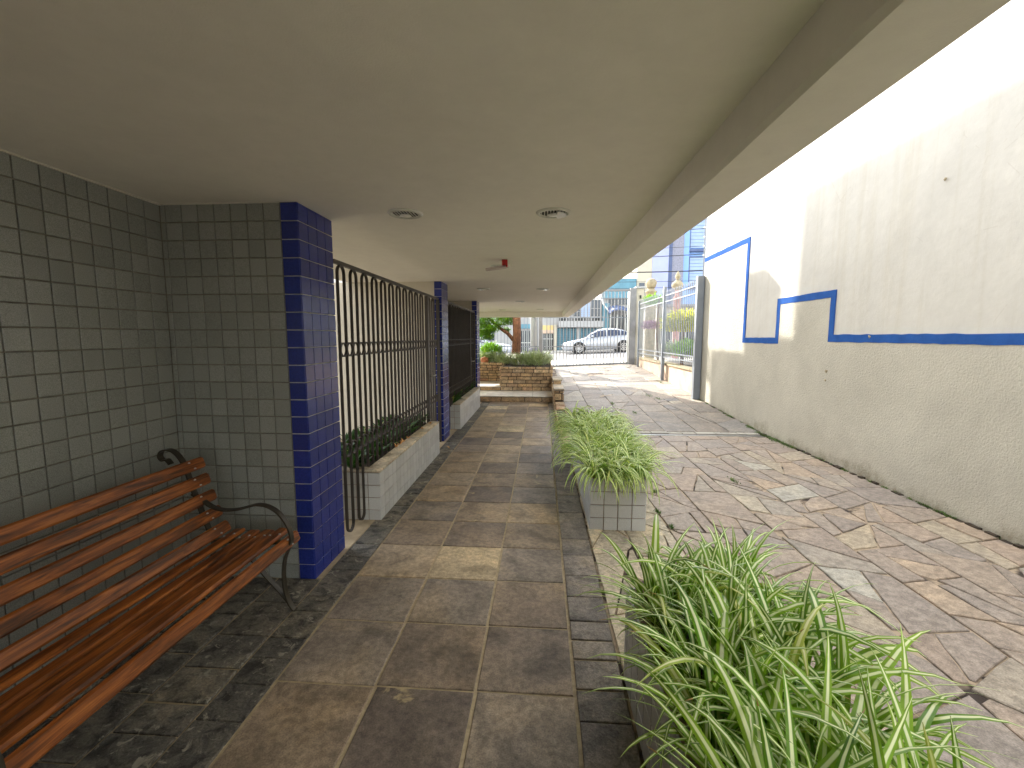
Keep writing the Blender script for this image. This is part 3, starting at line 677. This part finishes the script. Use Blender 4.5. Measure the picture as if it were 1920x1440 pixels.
# ------------------------------------------------------------ ceiling lights
for i,(x,y,lab) in enumerate([(-.845,2.79,'round recessed ceiling light with bare slats, nearest on the left'),(.07,2.83,'round recessed ceiling light with a cracked lens, nearest on the right near the beam'),(-.45,4.89,'round recessed ceiling light directly behind the red emergency fitting'),(-.93,7.15,'round recessed ceiling light left of the pair beyond the red fitting'),(.02,7.22,'round recessed ceiling light right of the pair beyond the red fitting'),(-.46,9.68,'single round ceiling light between the two far pairs'),(-1.11,12.7,'left ceiling light of the farthest pair by the cross beam'),(-.04,12.53,'right ceiling light of the farthest pair by the cross beam')]):
    t=thing('recessed_light',lab,'ceiling light',(x,y,H))
    MB().lathe([(.082,-.001),(.088,-.013),(.1,-.012),(.108,-.004),(.109,-.0005)],(x,y,H),28).build('rim','whitemetal',t,smooth=True)
    MB().lathe([(0,-.002),(.083,-.002)],(x,y,H),28).build('reflector','dark',t)
    m=MB()
    for k in range(-4,5):
        hx=.083*math.sqrt(1-(k/4.6)**2); m.box(x+k*.0185-.003,x+k*.0185+.003,y-hx,y+hx,H-.008,H-.004)
    m.build('slat_louvre','whitemetal',t)
    MB().lathe([(.034,-.013),(.037,-.018),(.0,-.02)],(x,y,H),20).build('lamp','bulb',t,smooth=True)
    if i in (1,3,4,5):
        s=-1 if i==3 else 1; m=MB(); pts=[(x+s*.08*math.cos(q),y+.08*math.sin(q),H-.016) for q in [-1.3+2.6*j/10 for j in range(11)]]
        m.add(pts+[(a,b,c-.004) for a,b,c in pts],[tuple(range(11)),tuple(range(21,10,-1))]+[(j,j+1,12+j,11+j) for j in range(10)]+[(10,0,11,21)]); m.build('lens','lens',t)
e=thing('emergency_light','small red box with a tilted white lamp panel hanging from the ceiling','emergency light',(-.37,4.5,H))
box('red_box',-.395,-.34,4.47,4.52,2.188,H-.001,'red',e,bevel=.003)
m=MB(); m.add([(-.56,4.47,2.158),(-.355,4.47,2.183),(-.355,4.56,2.183),(-.56,4.56,2.158),(-.56,4.47,2.176),(-.355,4.47,2.205),(-.355,4.56,2.205),(-.56,4.56,2.176)],[(3,2,1,0),(4,5,6,7),(0,1,5,4),(1,2,6,5),(2,3,7,6),(3,0,4,7)]); m.build('lamp_panel','plastic',e)

# ------------------------------------------------------------ end of walkway: steps, brick bed
M['slabsunlit']=simple('sun_bright_slab',(.74,.71,.64),.8,.2,6,.5,60)  # near-white tone puts the missing sunlight into the slab colour
def coursed(parent,face,plane,a0,a1,z0,z1,mat,lr=(.17,.4),hc=.09,t=.03,name='brick',fn=None):
    z=z0
    while z<z1-.02:
        h=min(hc*U(.92,1.08),z1-z); 
        if z1-z-h<.03: h=z1-z
        a=a0-U(0,.15)
        while a<a1:
            L=U(*lr); s0=max(a,a0); s1=min(a+L,a1); a+=L
            if s1-s0<.03: continue
            pr=U(.0,.014); g=.008
            if face=='-Y': q=(s0+g,s1-g,plane-t-pr,plane,z+g,z+h-g)
            elif face=='+X': q=(plane,plane+t+pr,s0+g,s1-g,z+g,z+h-g)
            else: q=(plane-t-pr,plane,s0+g,s1-g,z+g,z+h-g)
            MB().box(*q).build(name,mat,parent,bevel=.006)
        z+=h
stp=thing('','','',kind='structure'); stp.name='steps'; WL['steps']=Vector((0,0,0))
box('riser_core',-1.95,.27,10.1,12.4,-.03,.118,'darkmortar',stp)
coursed(stp,'-Y',10.1,-1.95,.27,.0,.115,'brick',(.3,.8),.115,name='stone')
x=-1.95
while x<.27:
    e_=min(.27,x+U(.4,.7)); 
    box('slab',x+.003,e_-.003,10.07,11.1,.119,.14,'slabsunlit',stp,bevel=.004); x=e_
box('riser_core',-1.95,-1.0,11.14,12.4,.118,.225,'darkmortar',stp)
coursed(stp,'-Y',11.12,-1.95,-1.02,.142,.225,'brick',(.3,.6),.085,name='stone')
box('slab',-1.95,-1.02,11.08,12.38,.226,.245,'slabsunlit',stp,bevel=.004)
bb=thing('brick_planter_bed','raised tan stone brick bed with the tree and shrubs at the end of the walkway','planter',(-.6,13,.14))
m=MB(); m.box(-1.0,.25,11.08,16.1,.1,.7); m.box(-4.5,-1.0,12.42,16.1,-.02,.72); m.build('core','darkmortar',bb)
coursed(bb,'-Y',11.08,-1.02,.265,.142,.75,'brick')
coursed(bb,'-Y',12.42,-3.2,-1.05,.247,.78,'brick',(.14,.32),.075)
coursed(bb,'+X',.25,11.05,16.0,.3,.75,'brick',(.2,.4))
coursed(bb,'-X',-1.0,11.05,12.4,.247,.75,'brick',(.2,.4))
m=MB(); m.box(-.98,.23,11.15,16,.7,.73); m.box(-4.4,-.98,12.5,16,.7,.74); m.build('soil','soil',bb)
rw=thing('stepped_kerb_wall','low stepped stone wall between the walkway end and the ramp','wall',(.38,9,0))
m=MB(); m.box(.3,.44,10.25,11.05,0,.47); m.box(.3,.46,9.3,10.25,0,.36); m.box(.3,.46,7.0,9.3,0,.1); m.build('core','darkmortar',rw)
coursed(rw,'-Y',9.32,.285,.49,.16,.36,'brick',(.2,.3),.15); coursed(rw,'-Y',10.25,.28,.47,.36,.48,'brick',(.2,.3),.12)
coursed(rw,'-X',.305,9.3,11.05,.0,.36,'brick',(.25,.5),.12); coursed(rw,'-X',.305,6.8,9.3,.0,.1,'brick',(.3,.6),.1)
for (y0,y1,z) in ((10.2,11.06,.481),(9.27,10.2,.372)):
    y=y0
    while y<y1-.01: e_=min(y1,y+.43); box('cap_stone',.27,.49,y+.003,e_-.003,z,z+.035,'paleslab',rw,bevel=.004); y=e_
y=5.85
while y<9.25: e_=min(9.27,y+U(.3,.6)); z=max(.03,sp(1,y,0)+.05); box('cap_stone',.30,.48,y+.003,e_-.003,-.02,z,'brick',rw,bevel=.004); y=e_

# shrubs in the bed
def shrub(name,x,y,z,r,n,mat,label,group=None,L=(.12,.25),w=(.012,.02),e=(.3,1.4),seg=4,cat='shrub'):
    m=MB()
    for _ in range(n):
        az=U(0,2*PI); rr=r*math.sqrt(U(0,1))*.7; zz=z+U(0,.75)*r*(1-(rr/r)**2)
        m.leaf((x+rr*math.cos(az),y+rr*math.sin(az),zz),az+U(-.7,.7),U(*L),U(*w),U(*e),U(-.9,.6),seg,U(-.5,.5),.2,.4)
    t={'label':label,'category':cat}
    if group: t['group']=group
    return m.build(name,mat,None,smooth=True,**t)
i=0
for (x,y,r) in ((-.15,11.7,.36),(.0,12.3,.38),(-.55,12.0,.34),(-1.3,12.9,.36),(-1.65,13.1,.34),(-1.0,12.4,.3),(-.35,12.9,.42),(-1.9,13.6,.4),(.0,13.3,.36)):
    i+=1
    shrub('variegated_shrub',x,y,.72,r,260,'paleleaf','pale variegated shrub in the brick bed, %s counted from the right end'%ORD[[2,1,4,6,7,5,3,8,0].index(i-1) if i-1 in range(9) else 0],'shrubs in the brick bed',(.15,.34),(.016,.028))
shrub('leafy_shrub',-1.5,13.2,1.0,.42,420,'limeleaf','taller green shrub at the left end of the brick bed beneath the foliage',None,(.1,.2),(.025,.04))
MB().lathe([(0,0),(.09,.01),(.12,.08),(.1,.15),(.0,.19)],(-1.62,12.62,.74),16).build('clay_ball','terra',None,smooth=True,label='rounded orange clay pot at the left end of the brick bed',category='pot')

# tree
tr=thing('tree','leaning reddish brown tree with bright green foliage behind the brick bed','tree',(-.84,15,.7))
m=MB(); m.tube([(-.86,15,.6),(-.85,15,1.0),(-.82,15,1.6),(-.84,15.02,2.2),(-.9,15.2,3.4),(-1.0,15.4,5.2)],[.19,.155,.14,.135,.11,.06],14)
m.tube([(-.86,15,1.3),(-1.15,15,1.62),(-1.5,15.05,1.85),(-1.85,15.1,2.2),(-2.2,15.2,2.7)],[.07,.06,.05,.045,.03],8)
m.tube([(-.84,15,2.2),(-.3,15.4,2.9),(.1,15.7,3.5)],[.08,.06,.04],8); m.build('trunk','bark',tr,smooth=True)
m=MB()
def blob(cx,cy_,cz,r,n,s=(.05,.1)):
    for _ in range(n):
        d=Vector((random.gauss(0,1),random.gauss(0,1),random.gauss(0,1))).normalized()*r*(U(.25,1)**.5)
        a=U(0,6.3); m.leaf((cx+d.x,cy_+d.y,cz+d.z*.75),a,U(*s),U(.022,.04),U(-.3,1),U(-.9,.3),2,0,.2,.5)
cl=[(-1.3,15,2.0,.27),(-1.6,15,1.82,.28),(-1.9,15,1.72,.28),(-1.05,15.2,2.02,.2),(-2.0,15,2.05,.3),(-1.2,15.3,1.7,.14),(-1.75,14.9,1.5,.17),(-1.4,15,2.45,.35),(-1.75,15.1,2.2,.38),(-2.05,15.2,1.85,.34),(-1.95,15,1.55,.26),(-1.7,14.9,1.75,.2),(-1.25,15.3,2.2,.3),(-2.35,15.3,2.3,.45),(-1.1,15.1,2.55,.3)]
for a,b,c,r in cl: blob(a,b,c,r,int(r*2600))
for _ in range(20): blob(-1.1+random.gauss(0,.5),15.4+random.gauss(0,.4),5.4+random.gauss(0,.35),U(.3,.5),320,(.08,.16))
for q in ((-.9,16.8,2.9,.4),(-1.2,16.7,2.8,.35),(-.5,16.9,3.0,.35)): blob(*q,420,(.07,.12))
m.build('crown','treeleaf',tr)

# ------------------------------------------------------------ street gate, fences, pillars
def picket_run(t,axis,fix,a0,a1,z0f,z1,pitch,mat,r=.011,name='picket',spear=False):
    a=a0; me=None
    while a<a1:
        z0=z0f(a) if callable(z0f) else z0f
        m=MB()
        X,Y=(a,fix) if axis=='X' else (fix,a)
        m.box(X-r,X+r,Y-r,Y+r,z0,z1)
        if spear: m.add([(X-r*1.5,Y-r*1.5,z1),(X+r*1.5,Y-r*1.5,z1),(X+r*1.5,Y+r*1.5,z1),(X-r*1.5,Y+r*1.5,z1),(X,Y,z1+.07)],[(0,1,4),(1,2,4),(2,3,4),(3,0,4),(3,2,1,0)])
        m.build(name,mat,t); a+=pitch
gt=thing('street_gate','tall grey barred driveway gate closing the ramp to the street','gate',(1.6,16.4,.42))
picket_run(gt,'X',16.4,.2,3.1,lambda x:sp(x,16.4,0)+.05,3.12,.122,'gatepaint',.0135)
box('top_rail',.1,3.16,16.36,16.44,3.12,3.19,'gatepaint',gt)
box('upper_rail',.1,3.16,16.38,16.42,2.17,2.2,'fence',gt); box('upper_rail',.1,3.16,16.38,16.42,2.86,2.885,'fence',gt)
box('middle_rail',.1,3.16,16.38,16.42,1.12,1.15,'gatepaint',gt); 
m=MB(); m.add([(.1,16.37,sp(.1,16.4,0)+.03),(3.16,16.37,sp(3.16,16.4,0)+.03),(3.16,16.43,sp(3.16,16.4,0)+.03),(.1,16.43,sp(.1,16.4,0)+.03),(.1,16.37,sp(.1,16.4,0)+.075),(3.16,16.37,sp(3.16,16.4,0)+.075),(3.16,16.43,sp(3.16,16.4,0)+.075),(.1,16.43,sp(.1,16.4,0)+.075)],[(3,2,1,0),(4,5,6,7),(0,1,5,4),(1,2,6,5),(2,3,7,6),(3,0,4,7)]); m.build('bottom_rail','fence',gt)
box('gate_frame',3.1,3.15,16.37,16.43,.5,3.12,'whitemetal',gt)
gp=box('gate_post',3.17,3.38,16.3,16.52,.45,3.22,'gatepaint',None,.006,label='dark grey steel post at the right end of the street gate',category='post')
gp=MB().box(-.09,.04,16.32,16.48,.3,3.2).build('gate_post','gatepaint',None,bevel=.006,label='grey steel post at the left end of the street gate',category='post')
gc=thing('gate_pillar','cream masonry pillar with a cap right of the street gate','pillar',(3.5,16.5,.45))
box('shaft',3.39,3.66,16.35,16.7,.4,3.2,'cream',gc,.006); box('cap',3.36,3.7,16.3,16.75,3.2,3.28,'fasc',gc,.01)
box('vent_slot',3.5,3.56,16.33,16.35,2.85,2.97,'dark',gc)
fl=thing('front_fence','grey barred street fence behind the tree, left of the gate','fence',(-3,16.4,.4))
picket_run(fl,'X',16.4,-6,-.12,.35,3.0,.122,'fence',.0105)
for z in (.62,1.12,2.3,2.95): box('rail',-6,-.1,16.385,16.415,z,z+.03,'fence',fl)
box('plinth',-6,-.1,16.25,16.5,-.1,.5,'concrete',fl)
pc=thing('white_column','round white column on a dark base just inside the street fence','column',(-.27,16.9,.4))
MB().lathe([(.15,1.07),(.15,3.4),(0,3.4)],(-.27,16.9,0),24).build('shaft','fasc',pc,smooth=True); MB().lathe([(.0,1.07),(.17,1.07),(.19,.35)],(-.27,16.9,0),18).build('base','greypier',pc)
sf=thing('side_fence','grey spear topped side fence along the neighbour garden','fence',(3.35,12.5,.4))
picket_run(sf,'Y',3.34,9.86,15.5,lambda y:.86,2.68,.13,'fence',.0075,'picket',True)
for z in (.93,1.05,2.42,2.58): box('rail',3.325,3.355,9.78,15.55,z,z+.025,'fence',sf)
box('post',3.3,3.38,12.4,12.5,sp(3.3,12.4,0),2.84,'fence',sf,.004)
box('post',3.3,3.36,15.5,15.56,sp(3.3,15.5,0),2.7,'fence',sf,.004)
box('fence_post',3.26,3.40,9.66,9.80,sp(3.3,9.7,0)-.02,2.76,'fence',None,.005,label='thick blue grey post where the side fence meets the boundary wall',category='post')
lw=thing('low_wall','low stained pink beige wall under the side fence','wall',(3.5,12.6,.2))
box('wall_face',3.43,3.62,9.76,16.2,.0,.72,'pinkwall',lw,.006)
y=9.76
while y<16.1: e_=min(16.2,y+U(.4,.7)); box('cap_stone',3.40,3.65,y,e_-.004,.721,.76+U(0,.015),'ochre',lw,.005); y=e_
box('garden_bed',3.5,9,9.9,16.2,.0,.6,'soil',None)['kind']='structure'
# garden plants
shrub('golden_shrub',3.98,12.7,1.62,.78,1700,'goldleaf','golden yellow leafy shrub top behind the side fence',None,(.14,.26),(.03,.05))
shrub('green_shrub',3.95,12.0,.95,.6,1000,'limeleaf','green bush under the golden shrub, next to the thick fence post',None,(.12,.24),(.03,.05))
shrub('green_shrub',4.3,14.4,.9,.6,600,'paleleaf','low pale green bush behind the middle of the side fence',None,(.12,.24),(.03,.05))
shrub('climbing_plant',3.75,15.3,2.55,.42,420,'limeleaf','bright lime climber spilling over the side fence top',None,(.1,.2),(.03,.045),cat='plant')
shrub('flowering_shrub',3.75,15.7,1.75,.4,420,'pinkleaf','loose pink purple flowering shrub behind the far side fence bars',None,(.08,.16),(.02,.04))
nh=thing('neighbour_house','low greyish neighbour house behind the garden and side fence','house',(6,21,.5))
box('wall',4.9,10,19.4,23,.3,2.75,'concrete',nh); box('eave',4.85,10,19.2,23,2.75,2.85,'gatepaint',nh)
for a,b,c,d in ((5.05,5.6,1.2,2.4),(5.8,6.9,.5,2.5),(7.3,8.6,1.2,2.4)):
    box('window',a,b,19.34,19.39,c,d,'window',nh)
    m=MB()
    for i in range(9): x=a+(b-a)*i/8; m.box(x-.012,x+.012,19.26,19.29,c,d)
    m.build('window_bars','whitemetal',nh)
m=MB(); m.tube([(3.9,12.6,.6),(3.93,12.65,1.3),(3.95,12.7,2.1)],[.05,.04,.03],8); m.tube([(3.85,14.9,.6),(3.8,15,1.8),(3.85,15,2.8)],[.03,.03,.02],6)
m.build('shrub_stem','bark',None,label='thin brown stems rising behind the side fence bars',category='stem')
def finial(x,y,kind,lab):
    t=thing('finial_pillar',lab,'pillar',(x,y,.5))
    if kind==0:
        MB().lathe([(.19,.3),(.19,3.2),(.23,3.22),(.23,3.28),(.15,3.3),(.15,3.36)],(x,y,0),16).build('shaft','ochre',t,smooth=True)
        MB().lathe([(.0,-.2),(.1,-.19),(.18,-.1),(.215,.03),(.19,.13),(.11,.2),(0,.225)],(x,y,3.55),18).build('ball','ochre',t,smooth=True)
    else:
        MB().lathe([(.12,.3),(.12,2.9),(.17,2.95),(.1,3.1),(.08,3.3)],(x,y,0),14).build('shaft','pinkst',t,smooth=True)
        MB().lathe([(.08,3.3),(.2,3.42),(.23,3.5),(.2,3.58),(.1,3.66),(.05,3.72),(.09,3.78),(.095,3.86),(.05,3.97),(0,4.06)],(x,y,0),18).build('urn','ochre',t,smooth=True)
finial(4.29,18,0,'round stone ball on a pillar behind the side fence'); finial(5.3,18,1,'stone urn finial on a pink pedestal behind the side fence')

# ------------------------------------------------------------ buildings across the street
b1=thing('garage_building','low pale building across the street with teal lattice garage fronts','building',(2.2,36,.4))
box('wall',-.1,4.55,34.3,40,.2,4.3,'fasc',b1)
box('fascia',1.3,4.6,33.6,34.3,2.2,2.66,'fasc',b1)
def lattice(x0,x1,z0,z1,t):
    m=MB(); d=.155; x=x0
    while x<x1+.001: m.box(x-.022,x+.022,34.16,34.24,z0,z1); x+=d
    z=z0
    while z<z1+.001: m.box(x0,x1,34.15,34.23,z-.022,z+.022); z+=d
    m.build('lattice_panel','teal',t); box('backing',x0,x1,34.25,34.29,z0,z1,'tealdark',t)
lattice(1.2,2.7,.45,2.15,b1); lattice(2.9,4.3,.45,2.15,b1)
box('pier',2.72,2.88,34.1,34.3,.4,2.2,'fasc',b1)
m=MB(); x=1.4
while x<4.5: m.box(x,x+.06,33.62,33.7,2.67,2.9); x+=.21
m.box(1.3,4.6,33.6,33.72,2.9,2.98); m.build('balustrade','fasc',b1); box('balcony_recess',1.35,4.5,34.2,34.29,2.67,2.92,'dark',b1)
for (x0,x1,z0,z1,mt) in ((2.4,2.9,2.98,3.8,'window'),(3.0,3.65,2.98,4.0,'shut'),(3.75,4.4,2.98,4.25,'window'),(1.5,2.2,3.0,4.0,'shut')):
    w=box('window',x0,x1,34.2,34.28,z0,z1,mt,b1); 
    m=MB(); n=6 if mt=='shut' else 2
    for i in range(n+1): zz=z0+(z1-z0)*i/n; m.box(x0,x1,34.17,34.2,zz-.012,zz+.012)
    m.build('window_bars','fasc',b1)
dd=box('door',.15,.95,34.2,34.29,.45,1.72,'dark',b1)
m=MB()
for i in range(6): m.box(.2+i*.14,.225+i*.14,34.14,34.18,.5,1.7)
m.box(.15,.95,34.13,34.17,1.3,1.34); m.build('door_bars','whitemetal',b1)
box('lintel',.1,1.05,34.1,34.29,1.74,2.0,'pinkwall',b1); box('wall_panel',.1,1.1,34.2,34.29,2.0,2.35,'yellowp',b1); box('pier',.98,1.16,34.05,34.3,.4,2.4,'cream',b1)
b2=thing('corner_shop_building','teal and grey building with a blue awning across the street behind the car','building',(5.8,36,.5))
box('wall',4.56,7.1,34.5,40,.2,5.85,'fasc',b2); box('teal_band',4.7,7.05,34.2,34.5,4.35,5.8,'teal',b2); box('teal_pier',4.6,5.1,34.2,34.5,.4,4.0,'teal',b2)
for x in (5.25,5.75,6.35): box('doorway',x,x+.42,34.3,34.49,.5,3.1,'window',b2); box('white_column',x-.1,x-.02,34.1,34.3,.5,3.2,'whitemetal',b2)
m=MB()
pts=[(4.9,3.55),(5.2,3.8),(5.7,3.85),(6.2,3.75),(6.7,3.5)]
for i in range(len(pts)-1):
    (a,z),(b,w)=pts[i],pts[i+1]; m.add([(a,32.6,z-.35),(b,32.6,w-.35),(b,34.2,w),(a,34.2,z),(a,32.6,z-.45),(b,32.6,w-.45),(b,34.2,w-.1),(a,34.2,z-.1)],[(0,1,2,3),(7,6,5,4),(0,4,5,1)])
m.build('awning','navyawn',b2); box('window',5.0,6.9,34.4,34.49,3.9,4.3,'window',b2)
MB().tube([(4.5,34,4.4),(4.55,33.6,3.9),(4.75,33.4,3.6),(4.95,33.3,3.3)],.05,8).build('white_pipe','whitemetal',b2)
b3=thing('cream_house','cream and lavender house front seen above the street gate pillar','building',(8.2,36,.5))
box('wall',7.12,8.22,34.4,42,.3,10,'cream',b3); box('lavender_wall',8.22,9.4,34.35,42,.3,12,'lav',b3)
for z in (2.9,4.6): box('window',7.3,7.7,34.33,34.4,z,z+.9,'window',b3)
m=MB(); 
for i in range(7): m.box(7.2,8.15,34.34,34.39,4.2+.12*i,4.24+.12*i)
m.build('louvre','fasc',b3); box('grey_wall_bay',9.4,12.0,34.6,42,.3,3.8,'greypier',b3)
m=MB()
for i in range(18): m.box(9.5+i*.13,9.54+i*.13,34.5,34.58,1,3.6)
m.build('garage_bars','gatepaint',b3)
b4=thing('blue_apartment_building','light blue apartment block with grey pier and shutters in the top right gap','building',(11.5,36,.5))
box('wall',9.42,18,35,42,.3,16,'bluefac',b4); box('grey_pier',9.45,10.55,34.6,35,3.9,15.9,'greypier',b4); box('dark_pier_edge',9.43,9.7,34.5,34.6,3.9,15.9,'navyawn',b4)
box('blue_pilaster',10.58,10.98,34.7,35,3.9,15.9,'bluefac',b4)
for k in range(4):
    z=5.35+k*2.75
    w=box('shutter',11.1,12.75,34.9,34.99,z,z+2.05,'shut',b4); 
    m=MB(); m.box(11.05,12.8,34.85,34.99,z+2.06,z+2.14); m.box(11.03,11.1,34.85,34.99,z,z+2.05)
    for i in range(8): m.box(11.12,12.73,34.88,34.9,z+.12+i*.25,z+.135+i*.25)
    m.build('shutter_frame','navyawn',b4); box('sill',11.0,12.8,34.7,34.99,z-.28,z-.12,'navyawn',b4)
b5=thing('pale_shopfront','pale building with a barred window and teal sign band behind the tree','building',(-5,36,.3))
box('wall',-14,-.12,34.3,40,-.4,4.0,'fasc',b5); box('sign_band',-1.6,-.5,34.15,34.3,2.1,2.45,'teal',b5); box('window',-1.6,-.65,34.2,34.29,.3,1.95,'window',b5)
m=MB()
for i in range(7): m.box(-1.58+i*.15,-1.55+i*.15,34.12,34.16,.3,1.95)
m.box(-1.6,-.65,34.1,34.15,1.0,1.05); m.build('window_bars','whitemetal',b5)
for x in (-5,-8,-11): box('window',x,x+1.4,34.22,34.29,1.2,2.3,'window',b5)

# ------------------------------------------------------------ cars
def car(name,label):
    t=thing(name,label,'car',(0,0,0)); Lc=4.6
    # stations from the nose: x, half width, bottom, belt height, top
    S=[(0,.62,.34,.52,.0),(.08,.78,.24,.66,0),(.35,.87,.2,.74,0),(.9,.90,.19,.83,0),(1.35,.905,.19,.90,0),(2.0,.91,.19,.95,0),(3.0,.91,.19,.99,0),(3.7,.90,.2,1.02,0),(4.25,.87,.24,1.03,0),(4.5,.8,.3,.98,0),(4.6,.7,.4,.8,0)]
    m=MB(); 
    for (x,w,b,h,_) in S:
        r=[(-w*.9,b),(-w,b+(h-b)*.25),(-w*1.0,b+(h-b)*.6),(-w*.965,b+(h-b)*.9),(-w*.86,h),(0,h+.03),(w*.86,h),(w*.965,b+(h-b)*.9),(w,b+(h-b)*.6),(w,b+(h-b)*.25),(w*.9,b)]
        for (y,z) in r: m.v.append((x,y,z)); m.uv.append((.5,.5))
    n=11
    for i in range(len(S)-1):
        for j in range(n): a=i*n+j; b=i*n+(j+1)%n; m.f.append((a,b,b+n,a+n))
    m.f.append(tuple(range(n))[::-1]); m.f.append(tuple((len(S)-1)*n+j for j in range(n)))
    m.build('body','car',t,smooth=True)
    # cabin
    C=[(1.35,.80,.90,.905),(1.75,.76,.93,1.20),(2.15,.70,.95,1.40),(2.6,.66,.97,1.455),(3.1,.66,.98,1.45),(3.6,.68,1.0,1.36),(4.0,.72,1.02,1.18),(4.3,.76,1.03,1.04)]
    m=MB()
    for (x,wt,zb,zt) in C:
        wb=.82
        for (y,z) in ((-wb,zb),(-wt*1.02,zb+(zt-zb)*.85),(-wt*.85,zt),(0,zt+.02),(wt*.85,zt),(wt*1.02,zb+(zt-zb)*.85),(wb,zb)): m.v.append((x,y,z)); m.uv.append((.5,.5))
    for i in range(len(C)-1):
        for j in range(6): a=i*7+j; m.f.append((a,a+1,a+8,a+7))
    m.build('roof','car',t,smooth=True)
    def P(x,side,f):
        for (a,b) in zip(C[:-1],C[1:]):
            if a[0]<=x<=b[0]:
                u=(x-a[0])/(b[0]-a[0]); wt=a[1]+(b[1]-a[1])*u; zb=a[2]+(b[2]-a[2])*u; zt=a[3]+(b[3]-a[3])*u
                return (x,side*((.82+(wt*1.02-.82)*f)+.012),zb+(zt-zb)*.85*f+.01)
    for side in (-1,1):
        for (xs_,) in (([1.72,1.9,2.15,2.45,2.62],),([2.72,2.95,3.2,3.45],),([3.52,3.7,3.9,4.02],)):
            m=MB(); k=len(xs_)
            m.add([P(x,side,.04) for x in xs_]+[P(x,side,.93) for x in xs_],[(i,i+1,k+i+1,k+i) for i in range(k-1)]); m.build('side_window','glass',t)
    def topg(xs_,name):
        m=MB()
        for x in xs_:
            for (a,b) in zip(C[:-1],C[1:]):
                if a[0]<=x<=b[0]: u=(x-a[0])/(b[0]-a[0]); w=(a[1]+(b[1]-a[1])*u)*.84; z=a[3]+(b[3]-a[3])*u; break
            m.v+= [(x,-w,z+.012),(x,0,z+.034),(x,w,z+.012)]; m.uv+=[(.5,.5)]*3
        for i in range(len(xs_)-1):
            a=i*3; m.f+=[(a,a+1,a+4,a+3),(a+1,a+2,a+5,a+4)]
        m.build(name,'glass',t)
    topg([1.42,1.75,2.12],'windscreen'); topg([3.62,4.0,4.26],'rear_window')
    for x in (.98,3.63):
        for side in (-1,1):
            y=side*.84
            m=MB(); m.lathe([(.0,-.075),(.39,-.075),(.39,.075),(0,.075)],(x,y,.34),24,'Y'); m.build('wheel_arch','dark',t)
            w=MB().lathe([(.19,-.11),(.3,-.115),(.33,-.09),(.33,.09),(.3,.115),(.19,.11)],(x,y,.33),26,'Y').build('wheel','tyre',t,smooth=True)
            m=MB(); m.lathe([(.0,.02*side),(.2,.02*side)],(x,y,.33),20,'Y')
            m.build('rim_back','dark',t)
            m=MB(); m.lathe([(.2,.118*side),(.225,.12*side),(.23,.1*side)],(x,y,.33),24,'Y')
            for q in range(10):
                a=q*PI/5; c,s=math.cos(a),math.sin(a); px,pz=-s*.018,c*.018
                m.add([(x+c*.03+px,y+.11*side,.33+s*.03+pz),(x+c*.03-px,y+.11*side,.33+s*.03-pz),(x+c*.21-px,y+.12*side,.33+s*.21-pz),(x+c*.21+px,y+.12*side,.33+s*.21+pz)],[(0,1,2,3)])
            m.lathe([(0,.125*side),(.045,.12*side)],(x,y,.33),12,'Y'); m.build('rim','rim',t)
    for side in (-1,1):
        MB().add([(.1,side*.8,.6),(.42,side*.885,.66),(.5,side*.895,.72),(.14,side*.79,.7)],[(0,1,2,3)]).build('headlight','lens',t)
        MB().box(1.72,1.86,side*.93-.07,side*.93+.07,.97,1.08).build('mirror','car',t,bevel=.025)
        for x in (2.67,3.47): MB().box(x-.006,x+.006,side*.918-.004,side*.918+.004,.35,.93).build('door_seam','dark',t)
        for x in (2.45,3.35): MB().box(x-.09,x+.02,side*.93-.008,side*.93+.008,.8,.825).build('door_handle','chrome',t)
    MB().box(-.012,.02,-.5,.5,.42,.6).build('grille','dark',t,bevel=.006); MB().box(.0,.06,-.6,.6,.24,.34).build('bumper_intake','dark',t)
    MB().box(-.02,-.0,-.26,.26,.38,.42).build('number_plate','whitemetal',t)
    return t
def place(t,x,y,z,rz,rx): t.rotation_euler=(0,rx,rz); t.location=(x,y,z)
c1=car('parked_car','silver sedan parked on the sloping street beyond the gate')
place(c1,1.32,27.9,.44+.045*(1.32-2)-.0+.0,0,-R(2.6))
c2=c1.copy(); COL.objects.link(c2); c2['label']='silver car parked on the street at far left, seen under the tree foliage'; c1['group']=c2['group']='cars parked on the street'
for ch in list(c1.children):
    d=ch.copy(); COL.objects.link(d); d.parent=c2
place(c2,-1.75,27.9,.44+.045*(-1.75-2),PI,R(2.6))

# ------------------------------------------------------------ overhead cables
def cable(p,q,sag,r,lab):
    pts=[]; 
    for i in range(15):
        t=i/14; v=Vector(p).lerp(Vector(q),t); v.z-=sag*4*t*(1-t); pts.append(v)
    MB().tube(pts,r,5).build('overhead_cable','wire',None,label=lab,category='cable',group='cables over the street')
for z0,z1,r,n_ in ((5.3,6.2,.02,'fourth highest'),(5.0,5.2,.03,'fifth highest, the thickest,'),(4.6,4.65,.012,'second lowest'),(6.3,7.6,.016,'second highest'),(7.0,8.6,.014,'topmost'),(4.2,4.35,.012,'lowest'),(5.8,6.6,.01,'third highest')):
    cable((-14,24,z0+.3),(14,25,z1),.35,r,'black overhead cable, %s of those strung across the street'%n_)
pl=thing('utility_pole','thin grey pole carrying insulators at the boundary wall corner','pole',(4.0,11,.5))
MB().tube([(3.62,10.4,2.3),(3.62,10.4,4.3)],.018,8).build('shaft','fence',pl)
m=MB()
for z in (3.3,3.5,3.7,3.9): m.lathe([(0,-.02),(.02,-.01),(.02,.01),(0,.02)],(3.585,10.36,z),8)
m.build('insulator','whitemetal',pl)
